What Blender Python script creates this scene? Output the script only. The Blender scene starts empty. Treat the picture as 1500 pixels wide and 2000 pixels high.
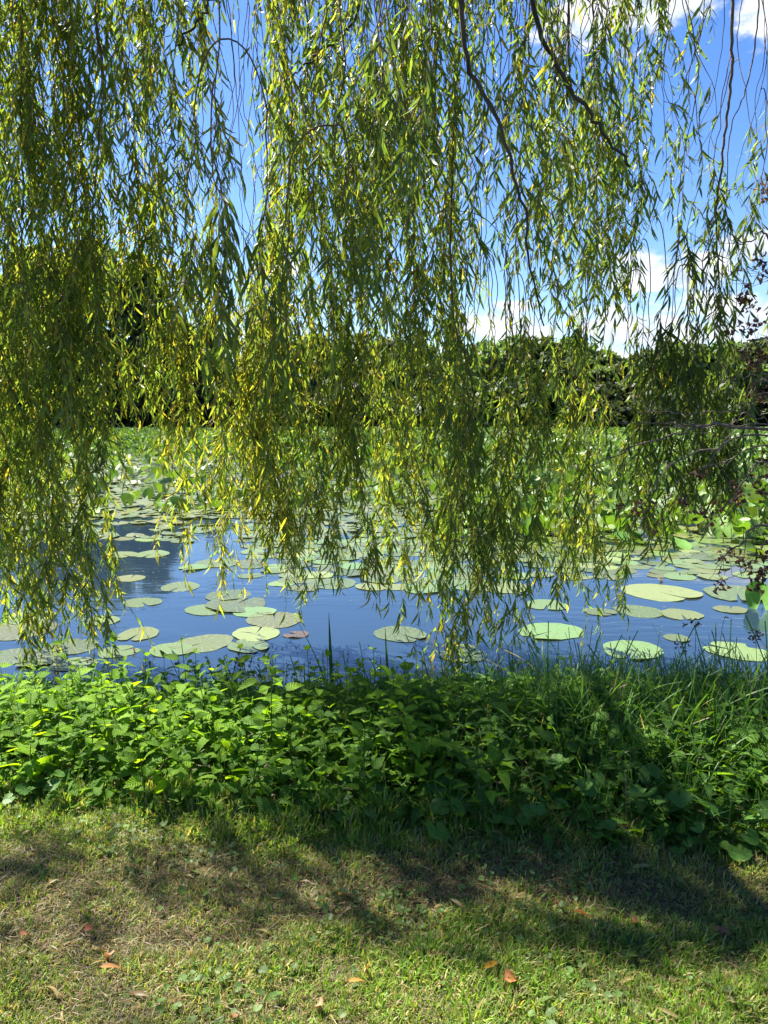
import bpy, math
import numpy as np
from mathutils import Vector

R = math.radians
S = bpy.context.scene
COL = S.collection
rng = np.random.default_rng(11)

# ------------------------------------------------------------------ camera, sky, sun, exposure
CAMZ, PITCH, FPX = 1.5, R(7.47), 1480.0
WZ = -0.40                                   # water level (lawn is 0)
cd = bpy.data.cameras.new("camera")
cam = bpy.data.objects.new("camera", cd)
COL.objects.link(cam)
cam.location = (0, 0, CAMZ)
cam.rotation_euler = (R(90) - PITCH, 0, 0)
cd.sensor_fit = 'VERTICAL'
cd.sensor_height = 36.0
cd.sensor_width = 27.0
cd.lens = 36.0 * FPX / 2000.0
cd.clip_start, cd.clip_end = 0.05, 3000
S.camera = cam

SUN_AZ, SUN_EL = R(-50), R(55)               # azimuth from +Y, negative = left
SUN = Vector((math.sin(SUN_AZ) * math.cos(SUN_EL), math.cos(SUN_AZ) * math.cos(SUN_EL), math.sin(SUN_EL)))
sl = bpy.data.lights.new("sun", 'SUN')
sl.energy, sl.angle, sl.color = 5.0, R(0.53), (1.0, 0.95, 0.86)
so = bpy.data.objects.new("sun", sl)
COL.objects.link(so)
so.location = (-20, 15, 30)
so.rotation_euler = (-SUN).to_track_quat('-Z', 'Y').to_euler()

S.view_settings.view_transform = 'Standard'
S.view_settings.look = 'None'
S.view_settings.exposure = 2.15
S.view_settings.gamma = 1.0
S.view_settings.use_curve_mapping = False
S.cycles.max_bounces = 9
S.cycles.diffuse_bounces = 6
S.cycles.transmission_bounces = 4
S.cycles.transparent_max_bounces = 4
S.cycles.use_denoising = True


def px_azel(px, py):
    d = Vector(((px - 750) / FPX, math.cos(PITCH) + math.sin(PITCH) * (1000 - py) / FPX,
                -math.sin(PITCH) + math.cos(PITCH) * (1000 - py) / FPX)).normalized()
    return math.atan2(d.x, d.y), math.asin(d.z)


def build_world():
    w = bpy.data.worlds.new("World")
    S.world = w
    w.use_nodes = True
    nt = w.node_tree
    nt.nodes.clear()
    N, L = nt.nodes.new, nt.links.new

    def M(op, a, b=None, c=None):
        n = N('ShaderNodeMath')
        n.operation = op
        for i, v in enumerate((a, b, c)):
            if v is None:
                continue
            if isinstance(v, (int, float)):
                n.inputs[i].default_value = v
            else:
                L(v, n.inputs[i])
        return n.outputs[0]

    sky = N('ShaderNodeTexSky')
    sky.sky_type = 'NISHITA'
    sky.sun_disc = False
    sky.sun_elevation = SUN_EL
    sky.sun_rotation = SUN_AZ % (2 * math.pi)
    sky.altitude = 0
    sky.air_density, sky.dust_density, sky.ozone_density = 1.0, 0.3, 3.0
    hs = N('ShaderNodeHueSaturation')
    hs.inputs['Saturation'].default_value = 1.27
    hs.inputs['Hue'].default_value = 0.513
    hs.inputs['Value'].default_value = 1.0
    L(sky.outputs[0], hs.inputs['Color'])
    tc = N('ShaderNodeTexCoord')
    sx = N('ShaderNodeSeparateXYZ')
    L(tc.outputs['Generated'], sx.inputs[0])
    az = M('ARCTAN2', sx.outputs[0], sx.outputs[1])
    el = M('ARCSINE', sx.outputs[2])
    # cumulus banks: soft ellipses in heading and elevation, broken up by noise
    cv = N('ShaderNodeCombineXYZ')
    L(M('MULTIPLY', az, 9.0), cv.inputs[0])
    L(M('MULTIPLY', el, 16.0), cv.inputs[1])
    n1 = N('ShaderNodeTexNoise')
    n1.inputs['Scale'].default_value = 1.3
    n1.inputs['Detail'].default_value = 9
    n1.inputs['Roughness'].default_value = 0.58
    L(cv.outputs[0], n1.inputs['Vector'])
    blobs = [(1290, 640, 210, 70), (1010, 638, 140, 44), (1310, 530, 170, 42), (1490, 482, 80, 40), (1170, 35, 130, 70),
             (1480, 615, 110, 45), (1380, 715, 300, 50), (1000, 600, 60, 16), (1300, 10, 110, 50), (1500, 15, 60, 60),
             (700, 700, 200, 40), (1700, 560, 150, 60), (560, 520, 60, 20), (1900, 300, 180, 90), (1620, 120, 60, 60)]
    tot = None
    for (bx, by, bw, bh) in blobs:
        a0, e0 = px_azel(bx, by)
        u = M('DIVIDE', M('SUBTRACT', az, a0), bw / FPX)
        v = M('DIVIDE', M('SUBTRACT', el, e0), bh / FPX)
        r = M('SQRT', M('ADD', M('MULTIPLY', u, u), M('MULTIPLY', v, v)))
        m = M('MAXIMUM', M('SUBTRACT', 1.25, r), 0.0)
        tot = m if tot is None else M('MAXIMUM', tot, m)
    # thin scattered cloud elsewhere, only low in the sky
    cs = M('ADD', M('MULTIPLY', tot, 0.74), M('MULTIPLY', M('SUBTRACT', n1.outputs[0], 0.5), 2.3))
    mr = N('ShaderNodeMapRange')
    mr.interpolation_type = 'SMOOTHSTEP'
    mr.inputs['From Min'].default_value = 0.22
    mr.inputs['From Max'].default_value = 0.62
    L(cs, mr.inputs['Value'])
    dens = M('MULTIPLY', mr.outputs[0], M('GREATER_THAN', tot, 0.001))
    dens = M('MULTIPLY', dens, M('MINIMUM', M('MULTIPLY', tot, 3.0), 1.0))
    n2 = N('ShaderNodeTexNoise')
    n2.inputs['Scale'].default_value = 2.6
    n2.inputs['Detail'].default_value = 6
    L(cv.outputs[0], n2.inputs['Vector'])
    mr2 = N('ShaderNodeMapRange')
    mr2.inputs['From Min'].default_value = 0.35
    mr2.inputs['From Max'].default_value = 0.6
    L(n2.outputs[0], mr2.inputs['Value'])
    cc = N('ShaderNodeMix')
    cc.data_type = 'RGBA'
    cc.inputs[6].default_value = (3.3, 3.9, 4.8, 1)
    cc.inputs[7].default_value = (5.6, 5.7, 5.9, 1)
    L(mr2.outputs[0], cc.inputs[0])
    mx = N('ShaderNodeMix')
    mx.data_type = 'RGBA'
    L(M('MULTIPLY', dens, 0.93), mx.inputs[0])
    L(hs.outputs[0], mx.inputs[6])
    L(cc.outputs[2], mx.inputs[7])
    bg = N('ShaderNodeBackground')
    bg.inputs['Strength'].default_value = 0.052
    L(mx.outputs[2], bg.inputs[0])
    out = N('ShaderNodeOutputWorld')
    L(bg.outputs[0], out.inputs[0])


build_world()


# ------------------------------------------------------------------ helpers
def ray(px, py):
    cx, cy = (px - 750) / FPX, (1000 - py) / FPX
    return np.array((cx, math.cos(PITCH) + math.sin(PITCH) * cy, -math.sin(PITCH) + math.cos(PITCH) * cy))


def at(px, py, Y):
    d = ray(px, py)
    return np.array((0, 0, CAMZ)) + d * (Y / d[1])


def on_level(px, py, z=WZ):
    d = ray(px, py)
    return np.array((0, 0, CAMZ)) + d * ((z - CAMZ) / d[2])


def project(P):
    P = np.atleast_2d(P) - np.array((0, 0, CAMZ))
    dep = P[:, 1] * math.cos(PITCH) - P[:, 2] * math.sin(PITCH)
    up = P[:, 1] * math.sin(PITCH) + P[:, 2] * math.cos(PITCH)
    dep = np.where(dep < 0.01, 0.01, dep)
    return 750 + FPX * P[:, 0] / dep, 1000 - FPX * up / dep, dep


def vnoise(x, y, scale, seed=0):
    r = np.random.default_rng(seed).random((64, 64))
    x, y = np.asarray(x) * scale + 1000, np.asarray(y) * scale + 1000
    xi, yi = np.floor(x).astype(int), np.floor(y).astype(int)
    fx, fy = x - xi, y - yi
    fx, fy = fx * fx * (3 - 2 * fx), fy * fy * (3 - 2 * fy)
    g = lambda a, b: r[a % 64, b % 64]
    return (g(xi, yi) * (1 - fx) + g(xi + 1, yi) * fx) * (1 - fy) + (g(xi, yi + 1) * (1 - fx) + g(xi + 1, yi + 1) * fx) * fy


def unit(v):
    return v / np.maximum(np.linalg.norm(v, axis=-1, keepdims=True), 1e-9)


def frames(d, up):
    y = unit(d)
    x = np.cross(y, up)
    bad = np.linalg.norm(x, axis=-1) < 1e-4
    x[bad] = (1, 0, 0)
    x = unit(x)
    z = np.cross(x, y)
    return np.stack([x, y, z], axis=-1)


def rnd_dir(n, zlo=-1, zhi=1):
    a = rng.random(n) * 2 * np.pi
    z = rng.uniform(zlo, zhi, n)
    s = np.sqrt(np.maximum(0, 1 - z * z))
    return np.stack([s * np.cos(a), s * np.sin(a), z], -1)


class Geo:
    def __init__(self):
        self.V, self.F, self.T, self.U, self.n = [], [], [], [], 0

    def add(self, V, F, tint, uv=None):
        V = np.asarray(V, float)
        if len(V) == 0:
            return
        tint = np.asarray(tint, float)
        if tint.ndim == 1:
            tint = np.broadcast_to(tint, (len(V), 3))
        self.V.append(V)
        self.F.append(np.asarray(F, np.int64) + self.n)
        self.T.append(tint)
        self.U.append(np.zeros((len(V), 2)) if uv is None else uv)
        self.n += len(V)

    def inst(self, tm, M, pos, tint, scale=None):
        K = len(pos)
        if K == 0:
            return
        V0, F0, U0 = tm
        if scale is not None:
            M = M * np.asarray(scale).reshape(K, 1, -1 if np.ndim(scale) > 1 else 1)
        V = np.einsum('kij,nj->kni', M, V0) + pos[:, None, :]
        nv = len(V0)
        F = F0[None] + (np.arange(K) * nv)[:, None, None]
        tint = np.asarray(tint, float)
        T = np.repeat(np.broadcast_to(tint, (K, 3)), nv, 0) if tint.ndim == 1 else np.repeat(tint, nv, 0)
        self.add(V.reshape(-1, 3), F.reshape(-1, 4), T, np.tile(U0, (K, 1)))

    def tubes(self, P, r, sides=3, tint=(.06, .04, .025)):
        """K polylines of n points each: P (K,n,3), r (K,n)"""
        P = np.asarray(P, float)
        if P.ndim == 2:
            P = P[None]
        K, n, _ = P.shape
        if K == 0:
            return
        r = np.broadcast_to(np.asarray(r, float), (K, n))
        t = np.gradient(P, axis=1)
        t = unit(t)
        ref = np.zeros((K, 1, 3))
        mean = unit(t.mean(axis=1))
        ref[:, 0, :] = np.where(np.abs(mean[:, :1]) < 0.7, np.array([[1., 0, 0]]), np.array([[0, 0, 1.]]))
        a = unit(np.cross(t, ref))
        b = np.cross(t, a)
        ang = np.arange(sides) * 2 * np.pi / sides
        ring = a[:, :, None, :] * np.cos(ang)[None, None, :, None] + b[:, :, None, :] * np.sin(ang)[None, None, :, None]
        V = P[:, :, None, :] + ring * r[:, :, None, None]
        i = np.arange(n - 1)[:, None] * sides
        j = np.arange(sides)[None, :]
        j2 = (j + 1) % sides
        F0 = np.stack([i + j, i + j2, i + sides + j2, i + sides + j], -1).reshape(-1, 4)
        F = F0[None] + (np.arange(K) * n * sides)[:, None, None]
        u = np.zeros((K, n, sides, 2))
        u[..., 0] = ang / 6.283
        u[..., 1] = np.linspace(0, 1, n)[None, :, None]
        tint = np.asarray(tint, float)
        T = tint if tint.ndim == 1 else np.repeat(tint, n * sides, 0)
        self.add(V.reshape(-1, 3), F.reshape(-1, 4), T, u.reshape(-1, 2))

    def mesh(self, name, mat, smooth=True):
        V, F = np.concatenate(self.V), np.concatenate(self.F)
        T, U = np.concatenate(self.T), np.concatenate(self.U)
        me = bpy.data.meshes.new(name)
        me.vertices.add(len(V))
        me.vertices.foreach_set('co', V.astype(np.float32).ravel())
        me.loops.add(F.size)
        me.loops.foreach_set('vertex_index', F.astype(np.int32).ravel())
        me.polygons.add(len(F))
        me.polygons.foreach_set('loop_start', np.arange(len(F), dtype=np.int32) * 4)
        me.polygons.foreach_set('loop_total', np.full(len(F), 4, np.int32))
        me.polygons.foreach_set('use_smooth', np.full(len(F), smooth, bool))
        at_ = me.attributes.new('tint', 'FLOAT_COLOR', 'POINT')
        at_.data.foreach_set('color', np.concatenate([T, np.ones((len(T), 1))], 1).astype(np.float32).ravel())
        au = me.attributes.new('luv', 'FLOAT2', 'POINT')
        au.data.foreach_set('vector', U.astype(np.float32).ravel())
        me.materials.append(mat)
        me.update(calc_edges=True)
        return me

    def build(self, name, mat, parent=None, smooth=True):
        o = bpy.data.objects.new(name, self.mesh(name, mat, smooth))
        COL.objects.link(o)
        if parent is not None:
            o.parent = parent
        return o


def tag(o, label=None, cat=None, group=None, kind=None):
    if label:
        o['label'] = label
    if cat:
        o['category'] = cat
    if group:
        o['group'] = group
    if kind:
        o['kind'] = kind
    return o


def thing(name, label, cat, loc=(0, 0, 0), rz=0, group=None):
    o = bpy.data.objects.new(name, None)
    o.empty_display_size = 0.1
    COL.objects.link(o)
    o.location = loc
    o.rotation_euler = (0, 0, rz)
    return tag(o, label, cat, group)


def child(name, me, parent):
    o = bpy.data.objects.new(name, me)
    COL.objects.link(o)
    o.parent = parent
    return o


# leaf templates: y along the leaf, x across, z up; quads only
def leaf_tm(nseg, wl, prof, droop=0.0, fold=0.0, ser=0.0, cols=3, twist=0.0):
    t = np.linspace(0, 1, nseg + 1)
    ang = -droop * t
    dy, dz = np.cos(ang), np.sin(ang)
    y = np.concatenate([[0], np.cumsum((dy[1:] + dy[:-1]) / 2)]) / nseg
    z = np.concatenate([[0], np.cumsum((dz[1:] + dz[:-1]) / 2)]) / nseg
    w = wl * np.array([prof(a) for a in t])
    if ser:
        w = w * (1 + ser * np.where(np.arange(nseg + 1) % 2 == 0, -1, 1))
    w = np.maximum(w, 0.006)
    xs = (-1, 0, 1) if cols == 3 else (-1, 1)
    V, U = [], []
    for i in range(nseg + 1):
        for x in xs:
            c, s = math.cos(twist * t[i]), math.sin(twist * t[i])
            xx, zz = x * w[i], abs(x) * fold * w[i]
            V.append((xx * c - zz * s, y[i], z[i] + xx * s + zz * c))
            U.append((x, t[i]))
    m = len(xs)
    F = [(i * m + j, i * m + j + 1, (i + 1) * m + j + 1, (i + 1) * m + j) for i in range(nseg) for j in range(m - 1)]
    return np.array(V), np.array(F), np.array(U, float)


def disc_tm(ns=20, rings=(0.03, 0.5, 1.0), notch=0.3, wave=0.02, cren=0.0, seed=0, elong=1.0, cup=0.0, roll=0.0, offc=0.0, curl=0.0):
    r_ = np.random.default_rng(seed)
    a = np.linspace(notch, 2 * np.pi - notch, ns + 1)
    ph = r_.random(6) * 6.28
    rim = 1 + 0.045 * np.sin(2 * a + ph[0]) + 0.04 * np.sin(3 * a + ph[1]) + 0.018 * np.sin(7 * a + ph[2]) + .012 * np.sin(13 * a + ph[3])
    # rounded lobes beside the notch
    edge = np.minimum(a - notch, 2 * np.pi - notch - a)
    rim = rim * (0.86 + 0.14 * np.clip(edge / 0.28, 0, 1) ** 0.6)
    if cren:
        rim = rim * (1 + cren * np.where(np.arange(ns + 1) % 2 == 0, -1, 1))
    V, U = [], []
    for k, q in enumerate(rings):
        for i in range(ns + 1):
            rr = q * (rim[i] if q > 0.3 else 1)
            x, y = rr * math.sin(a[i]), -rr * math.cos(a[i]) * elong + offc
            z = q * q * wave * (math.sin(3 * a[i] + ph[3]) + 0.7 * math.sin(5 * a[i] + ph[4]) + 0.5 * math.sin(9 * a[i] + ph[5]))
            z += cup * q * q + roll * x * x + curl * q ** 5 * max(0, math.sin(a[i] + ph[2])) ** 4
            V.append((x, y, z))
            U.append((a[i] / 6.283, q))
    m = ns + 1
    F = [(k * m + i, k * m + i + 1, (k + 1) * m + i + 1, (k + 1) * m + i) for k in range(len(rings) - 1) for i in range(ns)]
    F = [f[::-1] for f in F]
    return np.array(V), np.array(F), np.array(U, float)


# ------------------------------------------------------------------ materials
def new_mat(name):
    m = bpy.data.materials.new(name)
    m.use_nodes = True
    nt = m.node_tree
    nt.nodes.clear()
    return m, nt.nodes.new, nt.links.new


def mixcol(N, L, fac, a, b, mode='MIX'):
    n = N('ShaderNodeMix')
    n.data_type = 'RGBA'
    n.blend_type = mode
    for i, v in ((0, fac), (6, a), (7, b)):
        if hasattr(v, 'links'):
            L(v, n.inputs[i])
        else:
            n.inputs[i].default_value = v if i == 0 else (*v, 1)
    return n.outputs[2]


def noise(N, L, scale, detail=4, rough=.55, vec=None):
    n = N('ShaderNodeTexNoise')
    n.inputs['Scale'].default_value = scale
    n.inputs['Detail'].default_value = detail
    n.inputs['Roughness'].default_value = rough
    if vec is not None:
        L(vec, n.inputs['Vector'])
    return n.outputs[0]


def ramp(N, L, v, lo, hi, a=0.0, b=1.0):
    n = N('ShaderNodeMapRange')
    n.inputs['From Min'].default_value = lo
    n.inputs['From Max'].default_value = hi
    n.inputs['To Min'].default_value = a
    n.inputs['To Max'].default_value = b
    L(v, n.inputs['Value'])
    return n.outputs[0]


def leaf_mat(name, trans=0.45, rough=0.45, spec=0.4, tgain=(1.9, 1.7, 0.7), vein=0.0, objvar=0.0, mottle=0.0, mscale=40, mcol=(.30, .26, .10), radial=False):
    m, N, L = new_mat(name)
    a = N('ShaderNodeAttribute')
    a.attribute_name = 'tint'
    col = a.outputs['Color']
    tc = N('ShaderNodeTexCoord')
    if objvar:
        oi = N('ShaderNodeObjectInfo')
        hs = N('ShaderNodeHueSaturation')
        L(ramp(N, L, oi.outputs['Random'], 0, 1, .5 - objvar * .035, .5 + objvar * .012), hs.inputs['Hue'])
        L(ramp(N, L, oi.outputs['Random'], 0, 1, 1 - objvar * .5, 1 + objvar * .5), hs.inputs['Value'])
        L(col, hs.inputs['Color'])
        col = hs.outputs[0]
    nz = noise(N, L, 60, 3, .6, tc.outputs['Object'])
    col = mixcol(N, L, 1.0, col, ramp(N, L, nz, .3, .7, .82, 1.18), 'MULTIPLY')
    if mottle:
        mz = noise(N, L, mscale, 5, .62, tc.outputs['Object'])
        col = mixcol(N, L, ramp(N, L, mz, .52, .68, 0, mottle), col, mcol)
    bmp = None
    if radial:
        u = N('ShaderNodeAttribute')
        u.attribute_name = 'luv'
        sp = N('ShaderNodeSeparateXYZ')
        L(u.outputs['Vector'], sp.inputs[0])
        wv = N('ShaderNodeMath')
        wv.operation = 'SINE'
        ml = N('ShaderNodeMath')
        ml.operation = 'MULTIPLY'
        L(sp.outputs[0], ml.inputs[0])
        ml.inputs[1].default_value = 6.283 * 19
        L(ml.outputs[0], wv.inputs[0])
        col = mixcol(N, L, ramp(N, L, wv.outputs[0], .55, 1, 0, .28), col, radial)
        br = noise(N, L, 4.3, 6, .7, tc.outputs['Object'])
        col = mixcol(N, L, ramp(N, L, br, .58, .68, 0, .85), col, (.075, .045, .02))
        b = N('ShaderNodeBump')
        b.inputs['Strength'].default_value = .25
        b.inputs['Distance'].default_value = .01
        L(noise(N, L, 7, 4, .6, tc.outputs['Object']), b.inputs['Height'])
        bmp = b.outputs[0]
    if vein:
        u = N('ShaderNodeAttribute')
        u.attribute_name = 'luv'
        sp = N('ShaderNodeSeparateXYZ')
        L(u.outputs['Vector'], sp.inputs[0])

        def M(op, p, q=None):
            n = N('ShaderNodeMath')
            n.operation = op
            for i, v in enumerate((p, q)):
                if v is None:
                    continue
                if isinstance(v, (int, float)):
                    n.inputs[i].default_value = v
                else:
                    L(v, n.inputs[i])
            return n.outputs[0]
        ab = M('ABSOLUTE', sp.outputs[0])
        w = M('SINE', M('MULTIPLY', M('SUBTRACT', sp.outputs[1], M('MULTIPLY', ab, .22)), 48))
        lines = M('MAXIMUM', ramp(N, L, w, .72, 1), ramp(N, L, ab, .10, .02))
        col = mixcol(N, L, M('MULTIPLY', lines, vein), col, (.21, .33, .06))
        b = N('ShaderNodeBump')
        b.inputs['Strength'].default_value = .5
        b.inputs['Distance'].default_value = .002
        L(M('MULTIPLY', w, -1.0), b.inputs['Height'])
        bmp = b.outputs[0]
    p = N('ShaderNodeBsdfPrincipled')
    L(col, p.inputs['Base Color'])
    p.inputs['Roughness'].default_value = rough
    p.inputs['Specular IOR Level'].default_value = spec
    t = N('ShaderNodeBsdfTranslucent')
    L(mixcol(N, L, 1.0, col, tgain, 'MULTIPLY'), t.inputs[0])
    if bmp is not None:
        L(bmp, p.inputs['Normal'])
    mx = N('ShaderNodeMixShader')
    mx.inputs[0].default_value = trans
    L(p.outputs[0], mx.inputs[1])
    L(t.outputs[0], mx.inputs[2])
    o = N('ShaderNodeOutputMaterial')
    L(mx.outputs[0], o.inputs[0])
    return m


def bark_mat(name, c1, c2, scale=30):
    m, N, L = new_mat(name)
    tc = N('ShaderNodeTexCoord')
    mp = N('ShaderNodeMapping')
    mp.inputs['Scale'].default_value = (1, 1, .3)
    L(tc.outputs['Object'], mp.inputs[0])
    nz = noise(N, L, scale, 6, .65, mp.outputs[0])
    col = mixcol(N, L, ramp(N, L, nz, .35, .65), c1, c2)
    p = N('ShaderNodeBsdfPrincipled')
    L(col, p.inputs['Base Color'])
    p.inputs['Roughness'].default_value = .85
    p.inputs['Specular IOR Level'].default_value = .2
    b = N('ShaderNodeBump')
    b.inputs['Strength'].default_value = .6
    b.inputs['Distance'].default_value = .01
    L(nz, b.inputs['Height'])
    L(b.outputs[0], p.inputs['Normal'])
    o = N('ShaderNodeOutputMaterial')
    L(p.outputs[0], o.inputs[0])
    return m


M_WILLOW = leaf_mat("willow_leaf", .54, .45, .4, (2.2, 2.1, .75))
M_TWIG = bark_mat("willow_twig", (.075, .046, .022), (.19, .125, .055), 60)
M_BARK = bark_mat("bark", (.035, .027, .02), (.085, .066, .048), 18)
M_NETTLE = leaf_mat("nettle_leaf", .5, .55, .12, (2.1, 1.9, .35), vein=.3)
M_BROAD = leaf_mat("broad_leaf", .42, .5, .22, (1.6, 1.6, .5), vein=.0, mottle=.25, mscale=25, mcol=(.08, .15, .03), radial=(.08, .17, .03))
M_GRASS = leaf_mat("grass_blade", .4, .5, .35, (1.7, 1.7, .6))
M_DRY = leaf_mat("dry_leaf", .25, .7, .2, (1.3, 1.1, .8), mottle=.3, mscale=60, mcol=(.10, .05, .02))
M_PAD = leaf_mat("lily_pad", .08, .30, .55, (1.2, 1.3, .5), objvar=1.0, mottle=.65, mscale=6, mcol=(.15, .17, .045), radial=(.17, .22, .10))
M_STAND = leaf_mat("standing_lily_leaf", .24, .52, .35, (1.6, 1.7, .4), objvar=.6)
M_TREE = leaf_mat("tree_leaf", .4, .55, .3, (1.6, 1.6, .6), objvar=1.0)
M_DEADWOOD = bark_mat("dead_wood", (.075, .055, .04), (.21, .17, .13), 40)


def ground_mat():
    m, N, L = new_mat("soil")
    tc = N('ShaderNodeTexCoord')
    a = noise(N, L, 9, 8, .7, tc.outputs['Object'])
    b = noise(N, L, 1.6, 4, .5, tc.outputs['Object'])
    c = noise(N, L, 90, 4, .7, tc.outputs['Object'])
    col = mixcol(N, L, ramp(N, L, a, .35, .65), (.022, .020, .008), (.06, .052, .022))
    col = mixcol(N, L, ramp(N, L, b, .4, .65, 0, .55), col, (.03, .045, .012))
    col = mixcol(N, L, ramp(N, L, c, .55, .7, 0, .6), col, (.11, .095, .045))
    p = N('ShaderNodeBsdfPrincipled')
    L(col, p.inputs['Base Color'])
    p.inputs['Roughness'].default_value = .95
    bp = N('ShaderNodeBump')
    bp.inputs['Strength'].default_value = .8
    bp.inputs['Distance'].default_value = .02
    L(c, bp.inputs['Height'])
    L(bp.outputs[0], p.inputs['Normal'])
    o = N('ShaderNodeOutputMaterial')
    L(p.outputs[0], o.inputs[0])
    return m


def water_mat():
    m, N, L = new_mat("pond_water")
    tc = N('ShaderNodeTexCoord')
    mp = N('ShaderNodeMapping')
    mp.inputs['Scale'].default_value = (1, 2.4, 1)
    L(tc.outputs['Object'], mp.inputs[0])
    n1 = noise(N, L, 3.0, 3, .5, mp.outputs[0])
    n2 = noise(N, L, .35, 2, .5, mp.outputs[0])
    mu = N('ShaderNodeMath')
    mu.operation = 'MULTIPLY'
    L(n1, mu.inputs[0])
    L(ramp(N, L, n2, .42, .62, .15, 1.0), mu.inputs[1])
    b = N('ShaderNodeBump')
    b.inputs['Strength'].default_value = .3
    b.inputs['Distance'].default_value = .02
    L(mu.outputs[0], b.inputs['Height'])
    p = N('ShaderNodeBsdfPrincipled')
    p.inputs['Base Color'].default_value = (.013, .025, .040, 1)
    p.inputs['Roughness'].default_value = .04
    p.inputs['IOR'].default_value = 1.5
    L(b.outputs[0], p.inputs['Normal'])
    o = N('ShaderNodeOutputMaterial')
    L(p.outputs[0], o.inputs[0])
    return m


M_SOIL, M_WATER = ground_mat(), water_mat()


# ------------------------------------------------------------------ terrain and water
def edge_y(x):                               # where the mown lawn ends and the bank plants begin
    return 2.55 - .14 * np.asarray(x)


def lake_dist(x, y):                         # >0 inside the lake: distance from its shore
    x, y = np.asarray(x, float), np.asarray(y, float)
    near = y - (4.75 + .12 * np.sin(x * 1.3) + .0015 * x * x)
    far = (86 + 4 * np.sin(x * .07) + .02 * np.abs(x)) - y
    side = 78 - np.abs(x)
    return np.minimum(np.minimum(near, far), side)


def height(x, y):
    x, y = np.asarray(x, float), np.asarray(y, float)
    d = lake_dist(x, y)
    bank = np.clip((1.5 - (-d)) / 1.5, 0, 1)   # 0 on the lawn, 1 at the shore
    z = np.where(d < 0, WZ * bank * bank * (3 - 2 * bank), WZ - np.minimum(d * .5, 1.2))
    farland = np.clip((y - 88) / 60, 0, 1)
    z = z + np.where(d < 0, farland * 1.5, 0)
    return z + .018 * (vnoise(x, y, 2.2, 3) - .5) * (d < 0)


def grid_axis(lo, hi, parts):
    return np.unique(np.concatenate([np.linspace(a, b, n) for a, b, n in parts] + [[lo, hi]]))


gx = grid_axis(-900, 900, [(-6, 6, 121), (-20, -6, 20), (6, 20, 20), (-90, -20, 36), (20, 90, 36), (-900, -90, 14), (90, 900, 14)])
gy = grid_axis(-900, 900, [(-2, 8, 101), (-900, -2, 14), (8, 80, 20), (80, 100, 30), (100, 160, 10), (160, 900, 12)])
X, Y = np.meshgrid(gx, gy)
Vg = np.stack([X.ravel(), Y.ravel(), height(X.ravel(), Y.ravel())], -1)
nx, ny = len(gx), len(gy)
ii, jj = np.meshgrid(np.arange(nx - 1), np.arange(ny - 1))
q0 = (jj * nx + ii).ravel()
g = Geo()
g.add(Vg, np.stack([q0, q0 + 1, q0 + nx + 1, q0 + nx], -1), (.06, .05, .03))
tag(g.build("ground", M_SOIL), kind='structure')
g = Geo()
wx, wy = np.linspace(-90, 90, 2), np.linspace(4.0, 100, 2)
g.add([(-90, 4.2, WZ), (90, 4.2, WZ), (90, 100, WZ), (-90, 100, WZ)], [(0, 1, 2, 3)], (.02, .03, .03))
tag(g.build("water", M_WATER, smooth=False), kind='structure')


# ------------------------------------------------------------------ far shore: trees, spruce, shrubs
def crown_geo(H, W, nclump, per, size, base=.12, shape='round', seed=0, c1=(.05, .083, .032), c2=(.10, .148, .056)):
    r_ = np.random.default_rng(seed)
    G = Geo()
    tm = leaf_tm(2, .5, lambda t: 1 - .5 * abs(t - .5), droop=.6, cols=2)
    cen, rad = [], []
    while len(cen) < nclump:
        u = r_.random() ** .9
        if shape == 'cone':
            prof = (1 - u) ** .85 + .04
        else:
            prof = math.sqrt(max(0, 1 - (2 * u - .86) ** 2 / 1.3)) * (.78 + .44 * r_.random())
        a, q = r_.random() * 6.283, r_.random() ** .45
        cen.append((q * prof * W * math.cos(a), q * prof * W * math.sin(a), H * (base + (1 - base) * u * .93)))
        rad.append(W * (r_.uniform(.16, .34) if shape == 'round' else .10 + .12 * (1 - u)))
    for c, rd in zip(cen, rad):
        d = r_.normal(size=(per, 3))
        d = d / np.linalg.norm(d, axis=1, keepdims=True)
        q = r_.random((per, 1)) ** .35
        sc = np.array((1, 1, .72 if shape == 'round' else .45))
        pos = np.array(c) + d * q * rd * sc
        dr = unit(d * .6 + r_.normal(size=(per, 3)) * .8 + np.array((0, 0, -.25)))
        M = frames(dr, unit(d + r_.normal(size=(per, 3)) * .5))
        k = r_.random((per, 1))
        t = np.array(c1) * (1 - k) + np.array(c2) * k
        t = t * r_.uniform(.8, 1.2)
        G.inst(tm, M, pos, t, size * r_.uniform(.6, 1.3, per))
    return G


def trunk_geo(H, W, r0, seed=0, forks=6):
    r_ = np.random.default_rng(seed)
    G = Geo()
    z = np.linspace(-.3, H * .9, 10)
    P = np.stack([.03 * H * np.sin(z / H * 3 + r_.random() * 6), .03 * H * np.sin(z / H * 4 + r_.random() * 6), z], -1)
    P[:, :2] -= P[0, :2]
    G.tubes(P, np.linspace(r0, r0 * .15, 10)[None], 8)
    for i in range(forks):
        k = r_.integers(3, 8)
        a = r_.random() * 6.28
        e = np.array((math.cos(a) * W * .7, math.sin(a) * W * .7, H * r_.uniform(.12, .3)))
        s = np.linspace(0, 1, 6)[:, None]
        G.tubes(P[k] + e * s * np.array((1, 1, 1)) + np.array((0, 0, .4)) * s * s, np.linspace(r0 * .45, r0 * .08, 6)[None], 6)
    return G


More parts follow.
